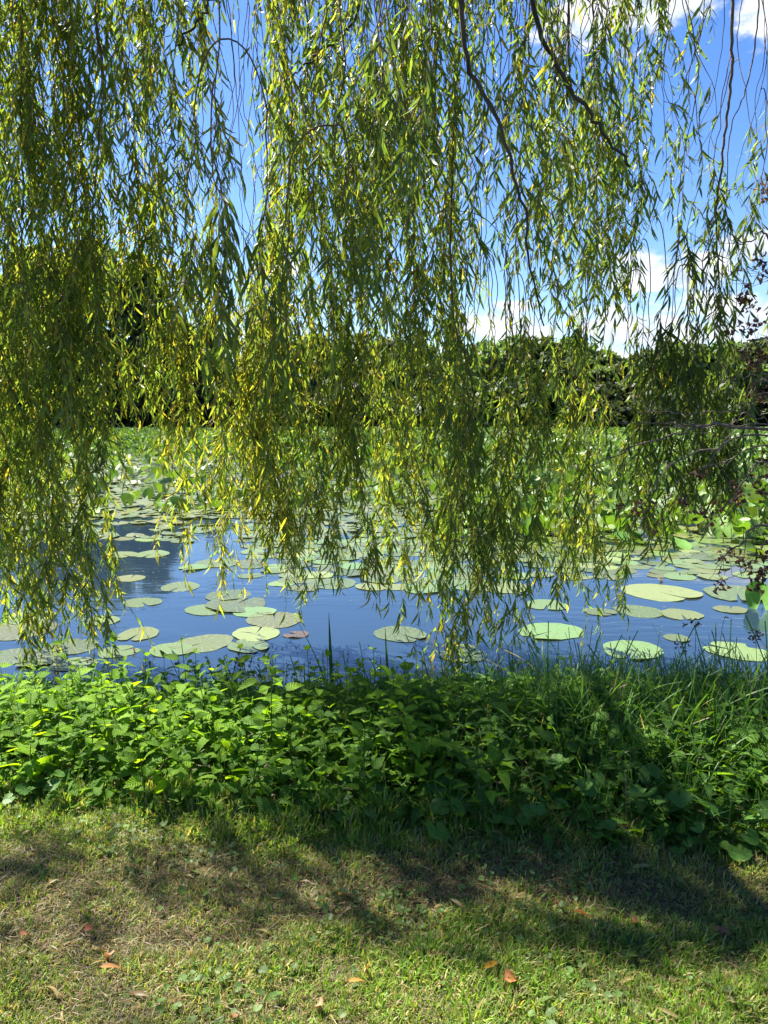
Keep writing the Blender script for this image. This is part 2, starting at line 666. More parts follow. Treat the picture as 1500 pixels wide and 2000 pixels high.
kinds = {}
for i, (H, W, nc, per, sz) in enumerate([(10, 3.6, 75, 75, .42), (10, 4.2, 80, 75, .42), (10, 3.0, 65, 75, .40), (10, 3.9, 75, 75, .44)]):
    kinds['t%d' % i] = (crown_geo(H, W, nc, per, sz, .06, seed=20 + i).mesh("crown", M_TREE), trunk_geo(H, W, .22, 40 + i).mesh("trunk", M_BARK))
for i, (H, W, nc, per, sz) in enumerate([(20, 5.2, 150, 90, .50), (20, 4.4, 130, 90, .50), (20, 5.6, 130, 90, .52)]):
    kinds['b%d' % i] = (crown_geo(H, W, nc, per, sz, .14, seed=60 + i, c1=(.06, .095, .03), c2=(.13, .18, .05)).mesh("crown", M_TREE), trunk_geo(H, W, .38, 70 + i, 9).mesh("trunk", M_BARK))
kinds['s'] = (crown_geo(14, 2.6, 150, 55, .38, .05, 'cone', 90, (.022, .042, .022), (.045, .075, .035)).mesh("crown", M_TREE), trunk_geo(14, 1.5, .2, 91, 0).mesh("trunk", M_BARK))
for i in range(2):
    kinds['h%d' % i] = (crown_geo(4.0, 3.2, 60, 60, .34, .0, seed=95 + i, c1=(.022, .038, .014), c2=(.05, .075, .024)).mesh("crown", M_TREE), trunk_geo(3.0, 2.0, .10, 97 + i, 6).mesh("trunk", M_BARK))  # leaf colour darkened to carry the shade under the treeline
HREF = {'t': 10, 'b': 20, 's': 14, 'h': 4.0}


def far_tree(px, top, Yd, kind, label, name, cat, group, wide=1.0):
    if kind[0] == 't':
        top += rng.uniform(-14, 12)
    a = at(px, top, Yd)
    z0 = float(height(a[0], Yd))
    o = thing(name, label, cat, (a[0], Yd, z0), rng.random() * 6.28, group)
    s = (a[2] - z0) / (HREF[kind[0]] * 1.0)
    child("crown", kinds[kind][0], o)
    child("trunk", kinds[kind][1], o)
    o.scale = (s * wide, s * wide, s)
    return o


for px, top, Yd, k, wd, lab in [
    (-60, 500, 90, 'b1', 1.0, "tall tree on the far shore behind the left edge of the willow curtain"),
    (60, 478, 88, 'b0', 1.0, "tallest broad tree of the far shore behind the dense left curtain"),
    (175, 462, 92, 'b2', .9, "tall far tree with airy crown and dark trunk left of the sky gaps"),
    (268, 492, 88, 'b1', .9, "tall slender far tree just left of the blue sky gap"),
    (345, 640, 94, 't1', 1.0, "lower round tree on the far shore in front of the blue gap"),
    (408, 600, 90, 'b1', .55, "slim far tree whose crown ends beside the small low sky hole"),
    (530, 610, 94, 'b0', .75, "far tree behind the yellow strands right of the small low sky hole")]:
    far_tree(px, top, Yd, k, lab, "broadleaf_tree", "tree", "tall trees on the far shore", wd)
far_tree(882, 608, 96, 's', "dark pointed spruce standing above the far treeline", "spruce_tree", "tree", None, 1.1)
for n, (px, top, Yd, k, wd) in enumerate([(610, 650, 96, 't0', 1.2), (690, 655, 98, 't3', 1.2), (765, 668, 94, 't1', 1.2), (825, 660, 97, 't0', 1.1), (940, 668, 95, 't1', 1.1),
    (1012, 655, 97, 't3', 1.0), (1065, 662, 94, 't0', 1.1), (1125, 660, 98, 't1', 1.0), (1178, 682, 95, 't3', 1.0), (1222, 700, 94, 't1', 1.0), (1262, 690, 97, 't0', .9), (1310, 672, 95, 't3', 1.0),
    (1365, 664, 96, 't1', 1.0), (1425, 672, 94, 't0', 1.05), (1485, 670, 97, 't3', 1.1), (1560, 655, 95, 't1', 1.2), (470, 705, 92, 't2', 1.3), (-150, 560, 92, 't0', 1.3), (1660, 640, 97, 't0', 1.2), (-260, 560, 95, 't3', 1.3), (1760, 640, 97, 't3', 1.2)]):
    if px < 800:
        lab = "mid green tree of the far treeline behind the middle of the willow curtain"
    elif px < 1200:
        lab = "rounded tree of the far treeline between the spruce and the dip in the skyline"
    else:
        lab = "rounded tree of the far treeline right of the dip, under the white clouds"
    far_tree(px, top, Yd, k, lab, "broadleaf_tree", "tree", "trees of the far treeline" + (" behind the curtain" if px < 800 else " right of the spruce" if px < 1200 else " under the clouds"), wd)
for n in range(27):
    px = -160 + n * 70 + rng.uniform(-18, 18)
    far_tree(px, 762 + rng.uniform(-18, 14), 88.5 + rng.uniform(-.8, .8), 'h%d' % (n % 2), "dark bush overhanging the water along the far shore", "shore_bush", "bush", "dark bushes along the far shore", 1.25)

# ------------------------------------------------------------------ water lilies
PADV = []
for i in range(8):
    g = Geo()
    tm = disc_tm(30, (.02, .35, .7, 1.0), rng.uniform(.06, .14), rng.uniform(.004, .014), seed=100 + i, elong=rng.uniform(1.0, 1.18), curl=(.0, .05, .02, .05, .03, .0, .09, .04)[i])
    yl = [0, .1, .25, 0, .5, .15, 0, .3][i]
    t = np.array((.075, .118, .030)) * (1 - yl) + np.array((.17, .165, .045)) * yl
    g.add(tm[0], tm[1], t, tm[2])
    PADV.append(g.mesh("lily_pad", M_PAD))
g = Geo()
tm = disc_tm(30, (.02, .35, .7, 1.0), .3, .03, seed=150)
g.add(tm[0], tm[1], (.10, .06, .035), tm[2])
PAD_BROWN = g.mesh("lily_pad", M_PAD)

STV = []
for i in range(10):
    tm = disc_tm(20, (.04, .45, .8, 1.0), .38, .05, seed=170 + i, elong=1.25, cup=rng.uniform(-.1, .25), roll=rng.uniform(.1, .9), offc=.8)
    g = Geo()
    g.add(tm[0] * .13, tm[1], np.array((.075, .16, .028)) * rng.uniform(.75, 1.25) + np.array((.04, .02, 0)) * rng.random(), tm[2])
    STV.append((tm, g.mesh("standing_lily_leaf", M_STAND)))


def zone(px, py):
    """(flat density, upright density) seen at that place on the water"""
    if py < 1012 and px < 480:
        base = (1.0, .08) if py > 892 else (.35, 1.0)
    elif px < 480:
        base = (.10 if py < 1060 else 0, .0)
    elif px < 850:
        k = (px - 480) / 370
        base = (.8 if py < 1120 else .3 if py < 1150 else 0, 0.0) if py > 1015 - 30 * k else ((1, .12) if py > 905 + 35 * k else (.35, 1))
    else:
        base = (0, 0) if py > 1128 else ((.62, .01) if py > 1062 else ((1, .28) if py > 965 else (.5, 1)))
    if px > 980 and 864 < py < 874:
        base = (.25, .05)
    return base


manual = [
    (40, 1230, 132, 4, "large yellowing lily pad at the left edge, just under the curtain tips"),
    (140, 1263, 102, 0, "round clean green lily pad with its notch upward, second from the left bank corner"),
    (270, 1239, 82, 2, "pale oval lily pad below the last hanging tips of the left curtain"),
    (232, 1273, 76, 0, "green lily pad with a brown dead spot on its right rim, beside the bank leaves"),
    (395, 1257, 112, 2, "ragged wide lily pad overlapping a smaller one by the dark sapling"),
    (335, 1270, 84, 0, "smaller green lily pad tucked under the ragged wide one by the sapling"),
    (500, 1239, 92, 4, "mottled yellow lily pad above the brown dead stems"),
    (486, 1263, 84, 3, "faded lily pad lying half under water beside the brown dead stems"),
    (351, 1147, 76, 1, "lone oval lily pad in open water at the middle of the left gap"),
    (425, 1100, 84, 0, "pale green lily pad at the foot of the yellow strands, overlapping a small one"),
    (378, 1109, 60, 6, "small lily pad overlapped by a larger one below the yellow strands"),
    (445, 1163, 90, 3, "uppermost lily pad of the overlapping cluster in open water"),
    (462, 1181, 120, 1, "large middle lily pad of the overlapping cluster in open water"),
    (405, 1191, 84, 0, "lowest left lily pad of the overlapping cluster in open water"),
    (497, 1196, 80, 6, "right hand lily pad of the overlapping cluster in open water"),
    (536, 1211, 108, 4, "yellow lily pad with a brown rotten right tip, below the cluster"),
    (296, 1083, 68, 1, "lily pad in the dark tree reflection right of the curtain edge"),
    (240, 1084, 62, 2, "lily pad half hidden by the curtain edge in the dark reflection"),
    (255, 1130, 56, 4, "small yellow lily pad with a brown middle beside the left curtain"),
    (278, 1177, 72, 0, "green lily pad behind the single yellow hanging tip"),
    (200, 1213, 66, 1, "lily pad behind the lowest leaves of the left curtain"),
    (58, 1206, 96, 1, "green lily pad just beyond the large yellowing one at the left edge"),
    (28, 1283, 100, 0, "lily pad at the left edge under a curled dead brown leaf"),
    (76, 1290, 90, 6, "green lily pad right of the curled dead brown leaf"),
    (146, 1298, 82, 5, "brownish tattered lily pad touching the left bank plants"),
    (782, 1239, 104, 3, "single lily pad in open water behind the taller reed blade"),
    (1075, 1234, 122, 3, "broad pale lily pad floating beyond the long grass with a dark front edge"),
    (905, 1278, 96, 6, "dull lily pad sunk under the last pale willow tip"),
    (1068, 1182, 80, 0, "lily pad under the drooping tips right of the middle"),
    (1172, 1196, 58, 6, "small green lily pad at the left end of the row of three"),
    (1247, 1194, 92, 3, "middle lily pad of the row of three before the grass"),
    (1331, 1201, 80, 7, "right lily pad of the row of three before the grass"),
    (1290, 1157, 142, 4, "long yellowish lily pad lying in front of the crowded bed"),
    (1427, 1191, 62, 7, "small yellowish lily pad near the folded standing leaf"),
    (1440, 1160, 130, 3, "shiny greyish lily pad reflecting the cloud beside the folded leaf"),
    (1235, 1270, 120, 3, "faint lily pad directly behind the tips of the long grass"),
    (1440, 1272, 116, 5, "brown spotted lily pad behind the dark seed heads at the right"),
    (1322, 1247, 50, 6, "tiny faint lily pad between the grass tips and the row of three"),
    (650, 1140, 92, 0, "lily pad just under the lowest tips of the middle curtain"),
    (745, 1131, 84, 1, "lily pad seen through the lowest leaves in the middle"),
    (830, 1150, 86, 3, "lily pad left of the long dark hanging twig"),
    (905, 1140, 110, 0, "lily pad right behind the long dark hanging twig"),
    (985, 1148, 96, 7, "lily pad between the long dark twig and the right tips"),
]
taken = []


def put_pad(p, rad, me, label, group=None, rz=None):
    o = bpy.data.objects.new("lily_pad", me)
    COL.objects.link(o)
    o.location = (p[0], p[1], WZ + .003 + rng.random() * .005)
    o.rotation_euler = (rng.normal() * .006, rng.normal() * .006, rng.random() * 6.28 if rz is None else rz)
    o.scale = (rad, rad, rad)
    taken.append((p[0], p[1], rad))
    return tag(o, label, "lily pad", group)


for k, (px, py, w, v, lab) in enumerate(manual):
    p = on_level(px, py)
    dep = project(p)[2][0]
    put_pad(p, w / FPX * dep / 2 * .97, PADV[v], lab, rz=rng.uniform(-.9, .9) + (0 if k % 3 else math.pi))
p = on_level(578, 1240)
put_pad(p, .11, PAD_BROWN, "rotten brown lily pad shred floating right of the yellow pad")

flat, up = [], []
dist = 8.0
for t in range(90000):
    # even spread over the lake surface inside a wedge a little wider than the view
    y = math.sqrt(rng.uniform(7.0 ** 2, 86.0 ** 2))
    x = rng.uniform(-.62, .62) * y
    if lake_dist(x, y) < .6:
        continue
    px, py, dep = project((x, y, WZ))
    f, u = zone(px[0], py[0])
    patch = vnoise(x, y, .35, 5) * .8 + .45
    r = rng.random()
    if r < f * patch * .85 and (py[0] > 880 or r < .3):
        flat.append((x, y, dep[0]))
    r = rng.random()
    if r < u * (.55 + .5 * patch):
        up.append((x, y, dep[0]))
# extra near the camera, where the wedge is thin
for t in range(16000):
    y = rng.uniform(7.5, 34)
    x = rng.uniform(-.62, .62) * y
    px, py, dep = project((x, y, WZ))
    f, u = zone(px[0], py[0])
    if rng.random() < f:
        flat.append((x, y, dep[0]))
    if rng.random() < u * .5:
        up.append((x, y, dep[0]))
flat.sort(key=lambda a: a[2])
up.sort(key=lambda a: a[2])
# thin out flat pads so that they overlap no more than real ones do
kept, cell = [], {}
for x, y, r in taken:
    cell.setdefault((int(x // .5), int(y // .5)), []).append((x, y, r))
for (x, y, d) in flat:
    rad = rng.uniform(.12, .20) if d < 11 else rng.uniform(.14, .24)
    ok = True
    ci, cj = int(x // .5), int(y // .5)
    for a in (-1, 0, 1):
        for b in (-1, 0, 1):
            for (qx, qy, qr) in cell.get((ci + a, cj + b), ()):
                if (qx - x) ** 2 + (qy - y) ** 2 < ((qr + rad) * (.72 if d < 11 else .52)) ** 2:
                    ok = False
    if ok:
        kept.append((x, y, d, rad))
        cell.setdefault((ci, cj), []).append((x, y, rad))
n_ind = 0
rest = []
for (x, y, d, rad) in kept:
    px, py, _ = project((x, y, WZ))
    inview = -20 < px[0] < 1520
    if inview and n_ind < 300 - len(manual) - 1:
        n_ind += 1
        if px[0] < 480:
            lab, grp = "lily pad crowded into the floating carpet behind the left gap", "lily pads of the left carpet"
        elif px[0] < 850:
            lab, grp = "lily pad floating behind the middle of the willow curtain", "lily pads behind the curtain"
        else:
            lab, grp = "lily pad in the crowded bed at the near edge of the standing leaves", "lily pads of the right bed"
        put_pad((x, y), rad, PADV[rng.integers(0, 8)], lab, grp)
    else:
        rest.append((x, y, rad))
g = Geo()
lowpad = [disc_tm(11, (.05, 1.0), .25, .04, seed=200 + i, curl=.15 * (i % 2)) for i in range(4)]
rest = np.array(rest)
for i in range(4):
    q = rest[i::4]
    K = len(q)
    a = rng.random(K) * 6.28
    dr = np.stack([np.cos(a), np.sin(a), rng.normal(0, .04, K)], -1)
    upv = np.stack([rng.normal(0, .05, K), rng.normal(0, .05, K), np.ones(K)], -1)
    k = rng.random((K, 1))
    t = np.array((.06, .105, .026)) * (1 - k) + np.array((.13, .145, .045)) * k
    g.inst(lowpad[i], frames(dr, upv), np.stack([q[:, 0], q[:, 1], WZ + .008 + rng.random(K) * .02], -1), t, q[:, 2])
tag(g.build("lily_carpet", M_PAD), "carpet of floating lily pads farther out on the lake", "lily pads", kind='stuff')


def stand_frames(K):
    a = rng.random(K) * 6.28
    el_ = rng.uniform(.05, 1.25, K)
    dr = np.stack([np.cos(a) * np.cos(el_), np.sin(a) * np.cos(el_), np.sin(el_)], -1)
    return frames(dr, np.stack([rng.normal(0, .25, K), rng.normal(0, .25, K), np.ones(K)], -1))


def put_standing(x, y, v, sc, label, group=None, elev=None, rz=None, lift=None):
    o = thing("standing_lily_leaf", label, "lily leaf", (x, y, WZ - .02), 0, group)
    e = rng.uniform(.1, 1.2) if elev is None else elev
    h = rng.uniform(.03, .20) if lift is None else lift
    b = child("leaf_blade", STV[v][1], o)
    z = rng.random() * 6.28 if rz is None else rz
    b.rotation_euler = (e, rng.normal() * .25, z)
    b.location = (0, 0, h)
    b.scale = (sc, sc, sc)
    s = child("stalk", STALK, o)
    s.scale = (1, 1, h + .02)
    return o


g = Geo()
g.tubes(np.array([(0, 0, -.4), (0, 0, .3), (0, 0, .7), (0, 0, 1.0)]), np.array([[.006, .006, .005, .005]]), 6, (.10, .17, .04))
STALK = g.mesh("stalk", M_STAND)
for (px, py, sc, v, e, rz, lab) in [
    (358, 1003, 1.1, 0, 1.25, .6, "folded dark green lily leaf standing alone at the edge of the left carpet"),
    (1488, 1190, 1.0, 3, 1.3, -.8, "folded green lily leaf sticking up out of the water by the right edge"),
    (1330, 1075, 1.5, 5, .35, .3, "large curled green lily leaf reflected in the water before the right bed"),
    (1255, 1062, 1.3, 2, .25, 1.4, "low lily leaf tipped over with its dark underside showing"),
    (1480, 1082, 1.2, 6, .3, 1.8, "bright green curled lily leaf among the withered brown branches")]:
    p = on_level(px, py)
    put_standing(p[0], p[1], v, sc, lab, None, e, rz, .03)
n_ind, rest = 5, []
for (x, y, d) in up:
    px, py, _ = project((x, y, WZ))
    if -20 < px[0] < 1520 and n_ind < 298:
        n_ind += 1
        if px[0] < 480:
            lab, grp = "lily leaf raised above the floating carpet behind the left gap", "raised lily leaves, left"
        elif px[0] < 850:
            lab, grp = "raised green lily leaf seen through the middle of the curtain", "raised lily leaves behind the curtain"
        else:
            lab, grp = "raised green lily leaf at the front of the standing bed beneath the dead branches", "raised lily leaves, right bed"
        put_standing(x, y, rng.integers(0, 10), rng.uniform(.8, 1.25), lab, grp)
    else:
        rest.append((x, y))
rest = np.array(rest)
print("lilies", len(kept), len(up))
g = Geo()
lowst = [disc_tm(9, (.05, .6, 1.0), .38, .06, seed=240 + i, elong=1.25, roll=.5 * (i % 2) + .2, offc=.8) for i in range(4)]
for i in range(4):
    q = rest[i::4]
    K = len(q)
    k = rng.random((K, 1))
    t = (np.array((.055, .12, .022)) * (1 - k) + np.array((.12, .20, .04)) * k)
    pale = rng.random(K) < .2
    t[pale] = np.array((.11, .16, .08))
    g.inst(lowst[i], stand_frames(K), np.stack([q[:, 0], q[:, 1], WZ + rng.uniform(.0, .2, K)], -1), t, .13 * rng.uniform(.8, 1.3, K))
tag(g.build("lily_bed", M_STAND), "bed of raised lily leaves reaching to the far shore", "lily leaves", kind='stuff')

# small floating bits: shed leaves and scum specks between the pads (uncountable)
K = 2600
y = np.sqrt(rng.uniform(5.0 ** 2, 15.0 ** 2, K))
x = rng.uniform(-.58, .58, K) * y
k = (vnoise(x, y, 1.1, 77) > rng.random(K) * .9 + .1)
x, y = x[k], y[k]
K = len(x)
a = rng.random(K) * 6.28
M = frames(np.stack([np.cos(a), np.sin(a), np.zeros(K)], -1), np.stack([rng.normal(0, .05, K), rng.normal(0, .05, K), np.ones(K)], -1))
kk = rng.random((K, 1))
g = Geo()
g.inst(leaf_tm(3, .16, lambda t: max(.05, math.sin(math.pi * t)), .2, .1, 0, 3, 0), M, np.stack([x, y, WZ + rng.uniform(.002, .006, K)], -1),
       np.array((.10, .075, .03)) * (1 - kk) + np.array((.17, .19, .06)) * kk, rng.uniform(.008, .05, K) ** 1.0 * np.where(rng.random(K) < .8, .45, 1))
tag(g.build("floating_debris", M_DRY), "shed leaves and specks floating on the water between the pads", "debris", kind='stuff')

# ------------------------------------------------------------------ the weeping willow
WPROF = lambda t: max(.02, (math.sin(math.pi * min(1, t ** .8)) ** .8) * (1 - .25 * t))
WLEAF = [leaf_tm(4, .074, WPROF, dr_, f_, 0, 3 if i < 3 else 2, tw) for i, (dr_, f_, tw) in enumerate(
    [(.5, .35, .3), (-.3, .25, -.4), (.9, .3, .2), (.4, 0, .6), (1.1, 0, -.5), (-.4, 0, .3)])]

willow = thing("willow_tree", "weeping willow whose long leafy strands hang in a curtain over the bank and pond", "tree", (-2.8, -2.6, 0))
WO = np.array((-2.8, -2.6, 0))


def wbuild(geo, name, mat, parent):
    for i in range(len(geo.V)):
        geo.V[i] = geo.V[i] - WO
    return geo.build(name, mat, parent)


def spline(pts, n):
    pts = np.asarray(pts, float)
    s = np.linspace(0, len(pts) - 1, n)
    out = []
    for v in s:
        i = min(int(v), len(pts) - 2)
        t = v - i
        p0, p1, p2, p3 = pts[max(i - 1, 0)], pts[i], pts[i + 1], pts[min(i + 2, len(pts) - 1)]
        out.append(.5 * ((2 * p1) + (-p0 + p2) * t + (2 * p0 - 5 * p1 + 4 * p2 - p3) * t * t + (-p0 + 3 * p1 - 3 * p2 + p3) * t ** 3))
    return np.array(out)


g = Geo()
P = spline([(-2.8, -2.6, -.3), (-2.85, -2.55, 1), (-2.75, -2.45, 2.4), (-2.6, -2.3, 3.6)], 14)
g.tubes(P, np.concatenate([[.55, .46], np.linspace(.42, .30, 12)])[None], 14)
wbuild(g, "trunk", M_BARK, willow)
LIMBS = []
for xm, x2, yt, zt in [(-1.9, -1.75, 6.0, 5.2), (-.9, -.6, 6.1, 5.3), (.2, .5, 6.0, 5.3), (1.0, 1.6, 5.9, 5.2), (1.7, 2.7, 5.4, 5.1), (-2.0, -1.2, 3.9, 4.5), (-.8, .1, 4.0, 4.6), (.3, 1.4, 4.1, 4.7), (1.2, 3.2, 3.6, 4.7)]:
    P = spline([(-2.6, -2.3, 3.5), (-2.6 * .6 + xm * .4, -.8, 4.7), (xm, 1.3, 5.6), ((xm + x2) / 2, 3.0, 5.6), (x2, yt - .8, zt + .15), (x2 + .15, yt + .3, zt - .1)], 26)
    P[2:] += rng.normal(0, .03, (24, 3))
    LIMBS.append(P)
    g = Geo()
    g.tubes(P, np.linspace(.13, .018, 26)[None], 8)
    wbuild(g, "limb", M_BARK, willow)
LIMB_PTS = np.concatenate([P[9:] for P in LIMBS])


def px_path(pts, Y):
    return [at(a, b, Y + (c[0] if c else 0)) for a, b, *c in pts]


for pts, Yd, r0, r1 in [
    ([(890, -260), (905, -60), (905, 60), (915, 130), (945, 190), (980, 260), (1005, 350), (1025, 420), (1035, 500), (1048, 570), (1062, 640)], 4.2, 9, 2.5),
    ([(990, -220), (1030, -40), (1055, 60), (1085, 120), (1115, 170), (1140, 205), (1165, 240), (1200, 290), (1230, 330)], 4.5, 8.5, 4.5),
    ([(470, -200), (425, -30), (395, 30), (345, 92)], 3.6, 5, 3.5),
    ([(740, -200), (690, 40), (600, 120), (560, 165)], 5.2, 6, 2.5)]:
    P = spline(px_path(pts, Yd), 30)
    j = np.argmin(((LIMB_PTS - P[0]) ** 2).sum(1))
    P = np.concatenate([LIMB_PTS[j][None], P])
    P[3:] += rng.normal(0, .008, (28, 3))
    g = Geo()
    g.tubes(P, np.linspace(r0 * .62, r1 * .55, 31)[None] * Yd / FPX, 8)
    wbuild(g, "limb", M_BARK, willow)

GREENS = np.array([(.085, .135, .026), (.105, .16, .03), (.07, .12, .028), (.125, .175, .034), (.08, .12, .036)])
YELLOWS = np.array([(.18, .205, .035), (.22, .225, .035), (.15, .19, .032), (.25, .215, .04)])  # yellowed leaves; backlit strands get more, so their glow is partly in the colour


ATT = []


def make_strand(px, top_py, bot_py, Yd, dens=1.0, yellow=.2, leaf_py=-400, lsize=1.0, fork=False, pts=None, pts3=None, r0=.0042, bare=0.0, dark=1.0, lean=0.0):
    """returns (twig Geo, leaf Geo, visible weight)"""
    tw, lf = Geo(), Geo()
    if pts3 is not None:
        P = spline(pts3, 24)
        P += rng.normal(0, .006, P.shape)
        n = 24
        s = np.linspace(0, 1, n)
    elif pts is None:
        pb = at(px, bot_py, Yd)
        pt = at(px, top_py, Yd)
        pt[0] = pb[0] + lean
        n = max(10, int((pt[2] - pb[2]) / .07))
        z = np.linspace(pt[2], pb[2], n)
        s = np.linspace(0, 1, n)
        x = pt[0] + (pb[0] - pt[0]) * s ** 1.5
        y = np.full(n, pt[1])
        for _ in range(4):
            wl = rng.uniform(.25, 3.0)
            am = .028 * wl ** .8
            ph = rng.random(2) * 6.28
            x = x + am * np.sin(z / wl * 6.28 + ph[0]) * (.3 + s)
            y = y + am * np.sin(z / wl * 6.28 + ph[1]) * (.3 + s)
        kx, ky = np.cumsum(rng.normal(0, .0075, (2, n)), 1)
        x, y = x + kx - kx.mean() * s, y + ky
        P = np.stack([x, y, z], -1)
    else:
        P = spline(px_path(pts, Yd), 50)
        P += rng.normal(0, .004, P.shape)
        n = 50
        s = np.linspace(0, 1, n)
    body = P
    # join the strand to the nearest limb overhead, or, for a fork, to a strand that already hangs there
    if fork and len(ATT):
        Q = np.concatenate(ATT)
        dd = ((Q - P[0])[:, :2] ** 2).sum(1) + .5 * (Q[:, 2] - P[0, 2] - .15) ** 2 + 9 * (Q[:, 2] < P[0, 2] + .02)
        A = Q[np.argmin(dd)]
        C = np.array((P[0, 0] * .7 + A[0] * .3, P[0, 1] * .7 + A[1] * .3, A[2] + .04))
    else:
        dd = ((LIMB_PTS - P[0]) ** 2 * np.array((1, 1, .3))).sum(1) + 4 * (LIMB_PTS[:, 2] < P[0, 2])
        A = LIMB_PTS[np.argmin(dd)]
        C = np.array((P[0, 0], P[0, 1], max(A[2], P[0, 2]) + .1))
    if not fork:
        ATT.append(body[2:-4:2])
    q = np.linspace(0, 1, 8)[:-1, None]
    J = (1 - q) ** 2 * A + 2 * q * (1 - q) * C + q * q * P[0]
    full = np.concatenate([J, P])
    rr = np.concatenate([np.linspace(r0 * (1.1 if fork else 1.5), r0, 7), r0 * (1 - .78 * s)])
    tw.tubes(full, rr[None], 5, np.array((.075, .045, .025)) * rng.uniform(.7, 1.3))
    # side twigs
    _, pyb, _ = project(body)
    L = float(np.linalg.norm(np.diff(body, axis=0), axis=1).sum())
    K = max(3, int(L / .128 * dens))
    cen = rng.random(max(2, K // 5))
    u = np.where(rng.random(K) < .65, cen[rng.integers(0, len(cen), K)] + rng.normal(0, .025, K), rng.random(K))
    u = np.sort(np.clip(u, 0, 1))
    fi = u * (n - 1)
    i0 = np.minimum(fi.astype(int), n - 2)
    f = (fi - i0)[:, None]
    base = body[i0] * (1 - f) + body[i0 + 1] * f
    pyu = pyb[i0]
    keep = (pyu > leaf_py + rng.normal(0, 40, K)) & (rng.random(K) > bare)
    u, base, i0 = u[keep], base[keep], i0[keep]
    K = len(u)
    if K:
        az_ = rng.random(K) * 6.28
        tl = rng.uniform(.12, .75, K) * (1 - .45 * u ** 3) * np.where(rng.random(K) < .15, 1.5, 1)
        d0 = np.stack([np.cos(az_), np.sin(az_), rng.uniform(-1.3, .1, K)], -1)
        d0 = unit(d0)
        m = 6
        Pt = np.zeros((K, m, 3))
        Pt[:, 0] = base
        dr = d0.copy()
        for j in range(1, m):
            dr = unit(dr * .62 + np.array((0, 0, -.46)) + rng.normal(0, .13, (K, 3)))
            Pt[:, j] = Pt[:, j - 1] + dr * (tl / (m - 1))[:, None]
        r_ = np.linspace(.0021, .0008, m)[None] * np.ones((K, 1))
        tw.tubes(Pt, r_, 3, np.array((.10, .075, .03)))
        # leaves on the side twigs
        mm = 17
        v = np.tile(np.linspace(.06, 1.0, mm), (K, 1)) + rng.uniform(-.02, .02, (K, mm))
        kp = rng.random((K, mm)) < (tl / .60)[:, None] * 1.05
        fi = np.clip(v, 0, 1) * (m - 1)
        j0 = np.minimum(fi.astype(int), m - 2)
        ff = (fi - j0)[..., None]
        kk = np.arange(K)[:, None]
        pos = Pt[kk, j0] * (1 - ff) + Pt[kk, j0 + 1] * ff
        tan = unit(Pt[kk, j0 + 1] - Pt[kk, j0])
        pos, tan = pos[kp], tan[kp]
        tip = v[kp]
        tyel = np.repeat(rng.random(K)[:, None], mm, 1)[kp]
    else:
        pos, tan, tip, tyel = np.zeros((0, 3)), np.zeros((0, 3)), np.zeros(0), np.zeros(0)
    # leaves on the main twig itself
    Km = int(L / .03 * min(1, dens))
    u2 = rng.random(Km)
    fi = u2 * (n - 1)
    i1 = np.minimum(fi.astype(int), n - 2)
    f = (fi - i1)[:, None]
    p2 = body[i1] * (1 - f) + body[i1 + 1] * f
    t2 = unit(body[i1 + 1] - body[i1])
    k2 = (pyb[i1] > leaf_py) & (rng.random(Km) > bare) & (rng.random(Km) < .25 + .75 * u2)
    pos, tan = np.concatenate([pos, p2[k2]]), np.concatenate([tan, t2[k2]])
    tip = np.concatenate([tip, u2[k2]])
    tyel = np.concatenate([tyel, rng.random(k2.sum())])
    K = len(pos)
    if K:
        side = rnd_dir(K, -.3, .3)
        d = unit(tan * .75 + side * .6 + np.array((0, 0, -.38)))
        M = frames(d, unit(rnd_dir(K, -.2, .9) + side * .2))
        ln = rng.uniform(.065, .145, K) * lsize
        isy = rng.random(K) < np.clip(yellow * (.35 + 1.3 * tyel), 0, .95)
        col = GREENS[rng.integers(0, len(GREENS), K)] * dark  # dark scales the green down to paint shade into a strand
        col = np.where(isy[:, None], YELLOWS[rng.integers(0, len(YELLOWS), K)], col) * rng.uniform(.85, 1.15, (K, 1))
        which = rng.integers(0, 3, K) if Yd < 3.6 else rng.integers(3, 6, K)
        which = np.where(rng.random(K) < .15, rng.integers(0, 3, K), which)
        for w in range(6):
            s_ = which == w
            if s_.any():
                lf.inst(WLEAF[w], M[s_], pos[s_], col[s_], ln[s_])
    vis = K / Yd ** 2
    return tw, lf, vis


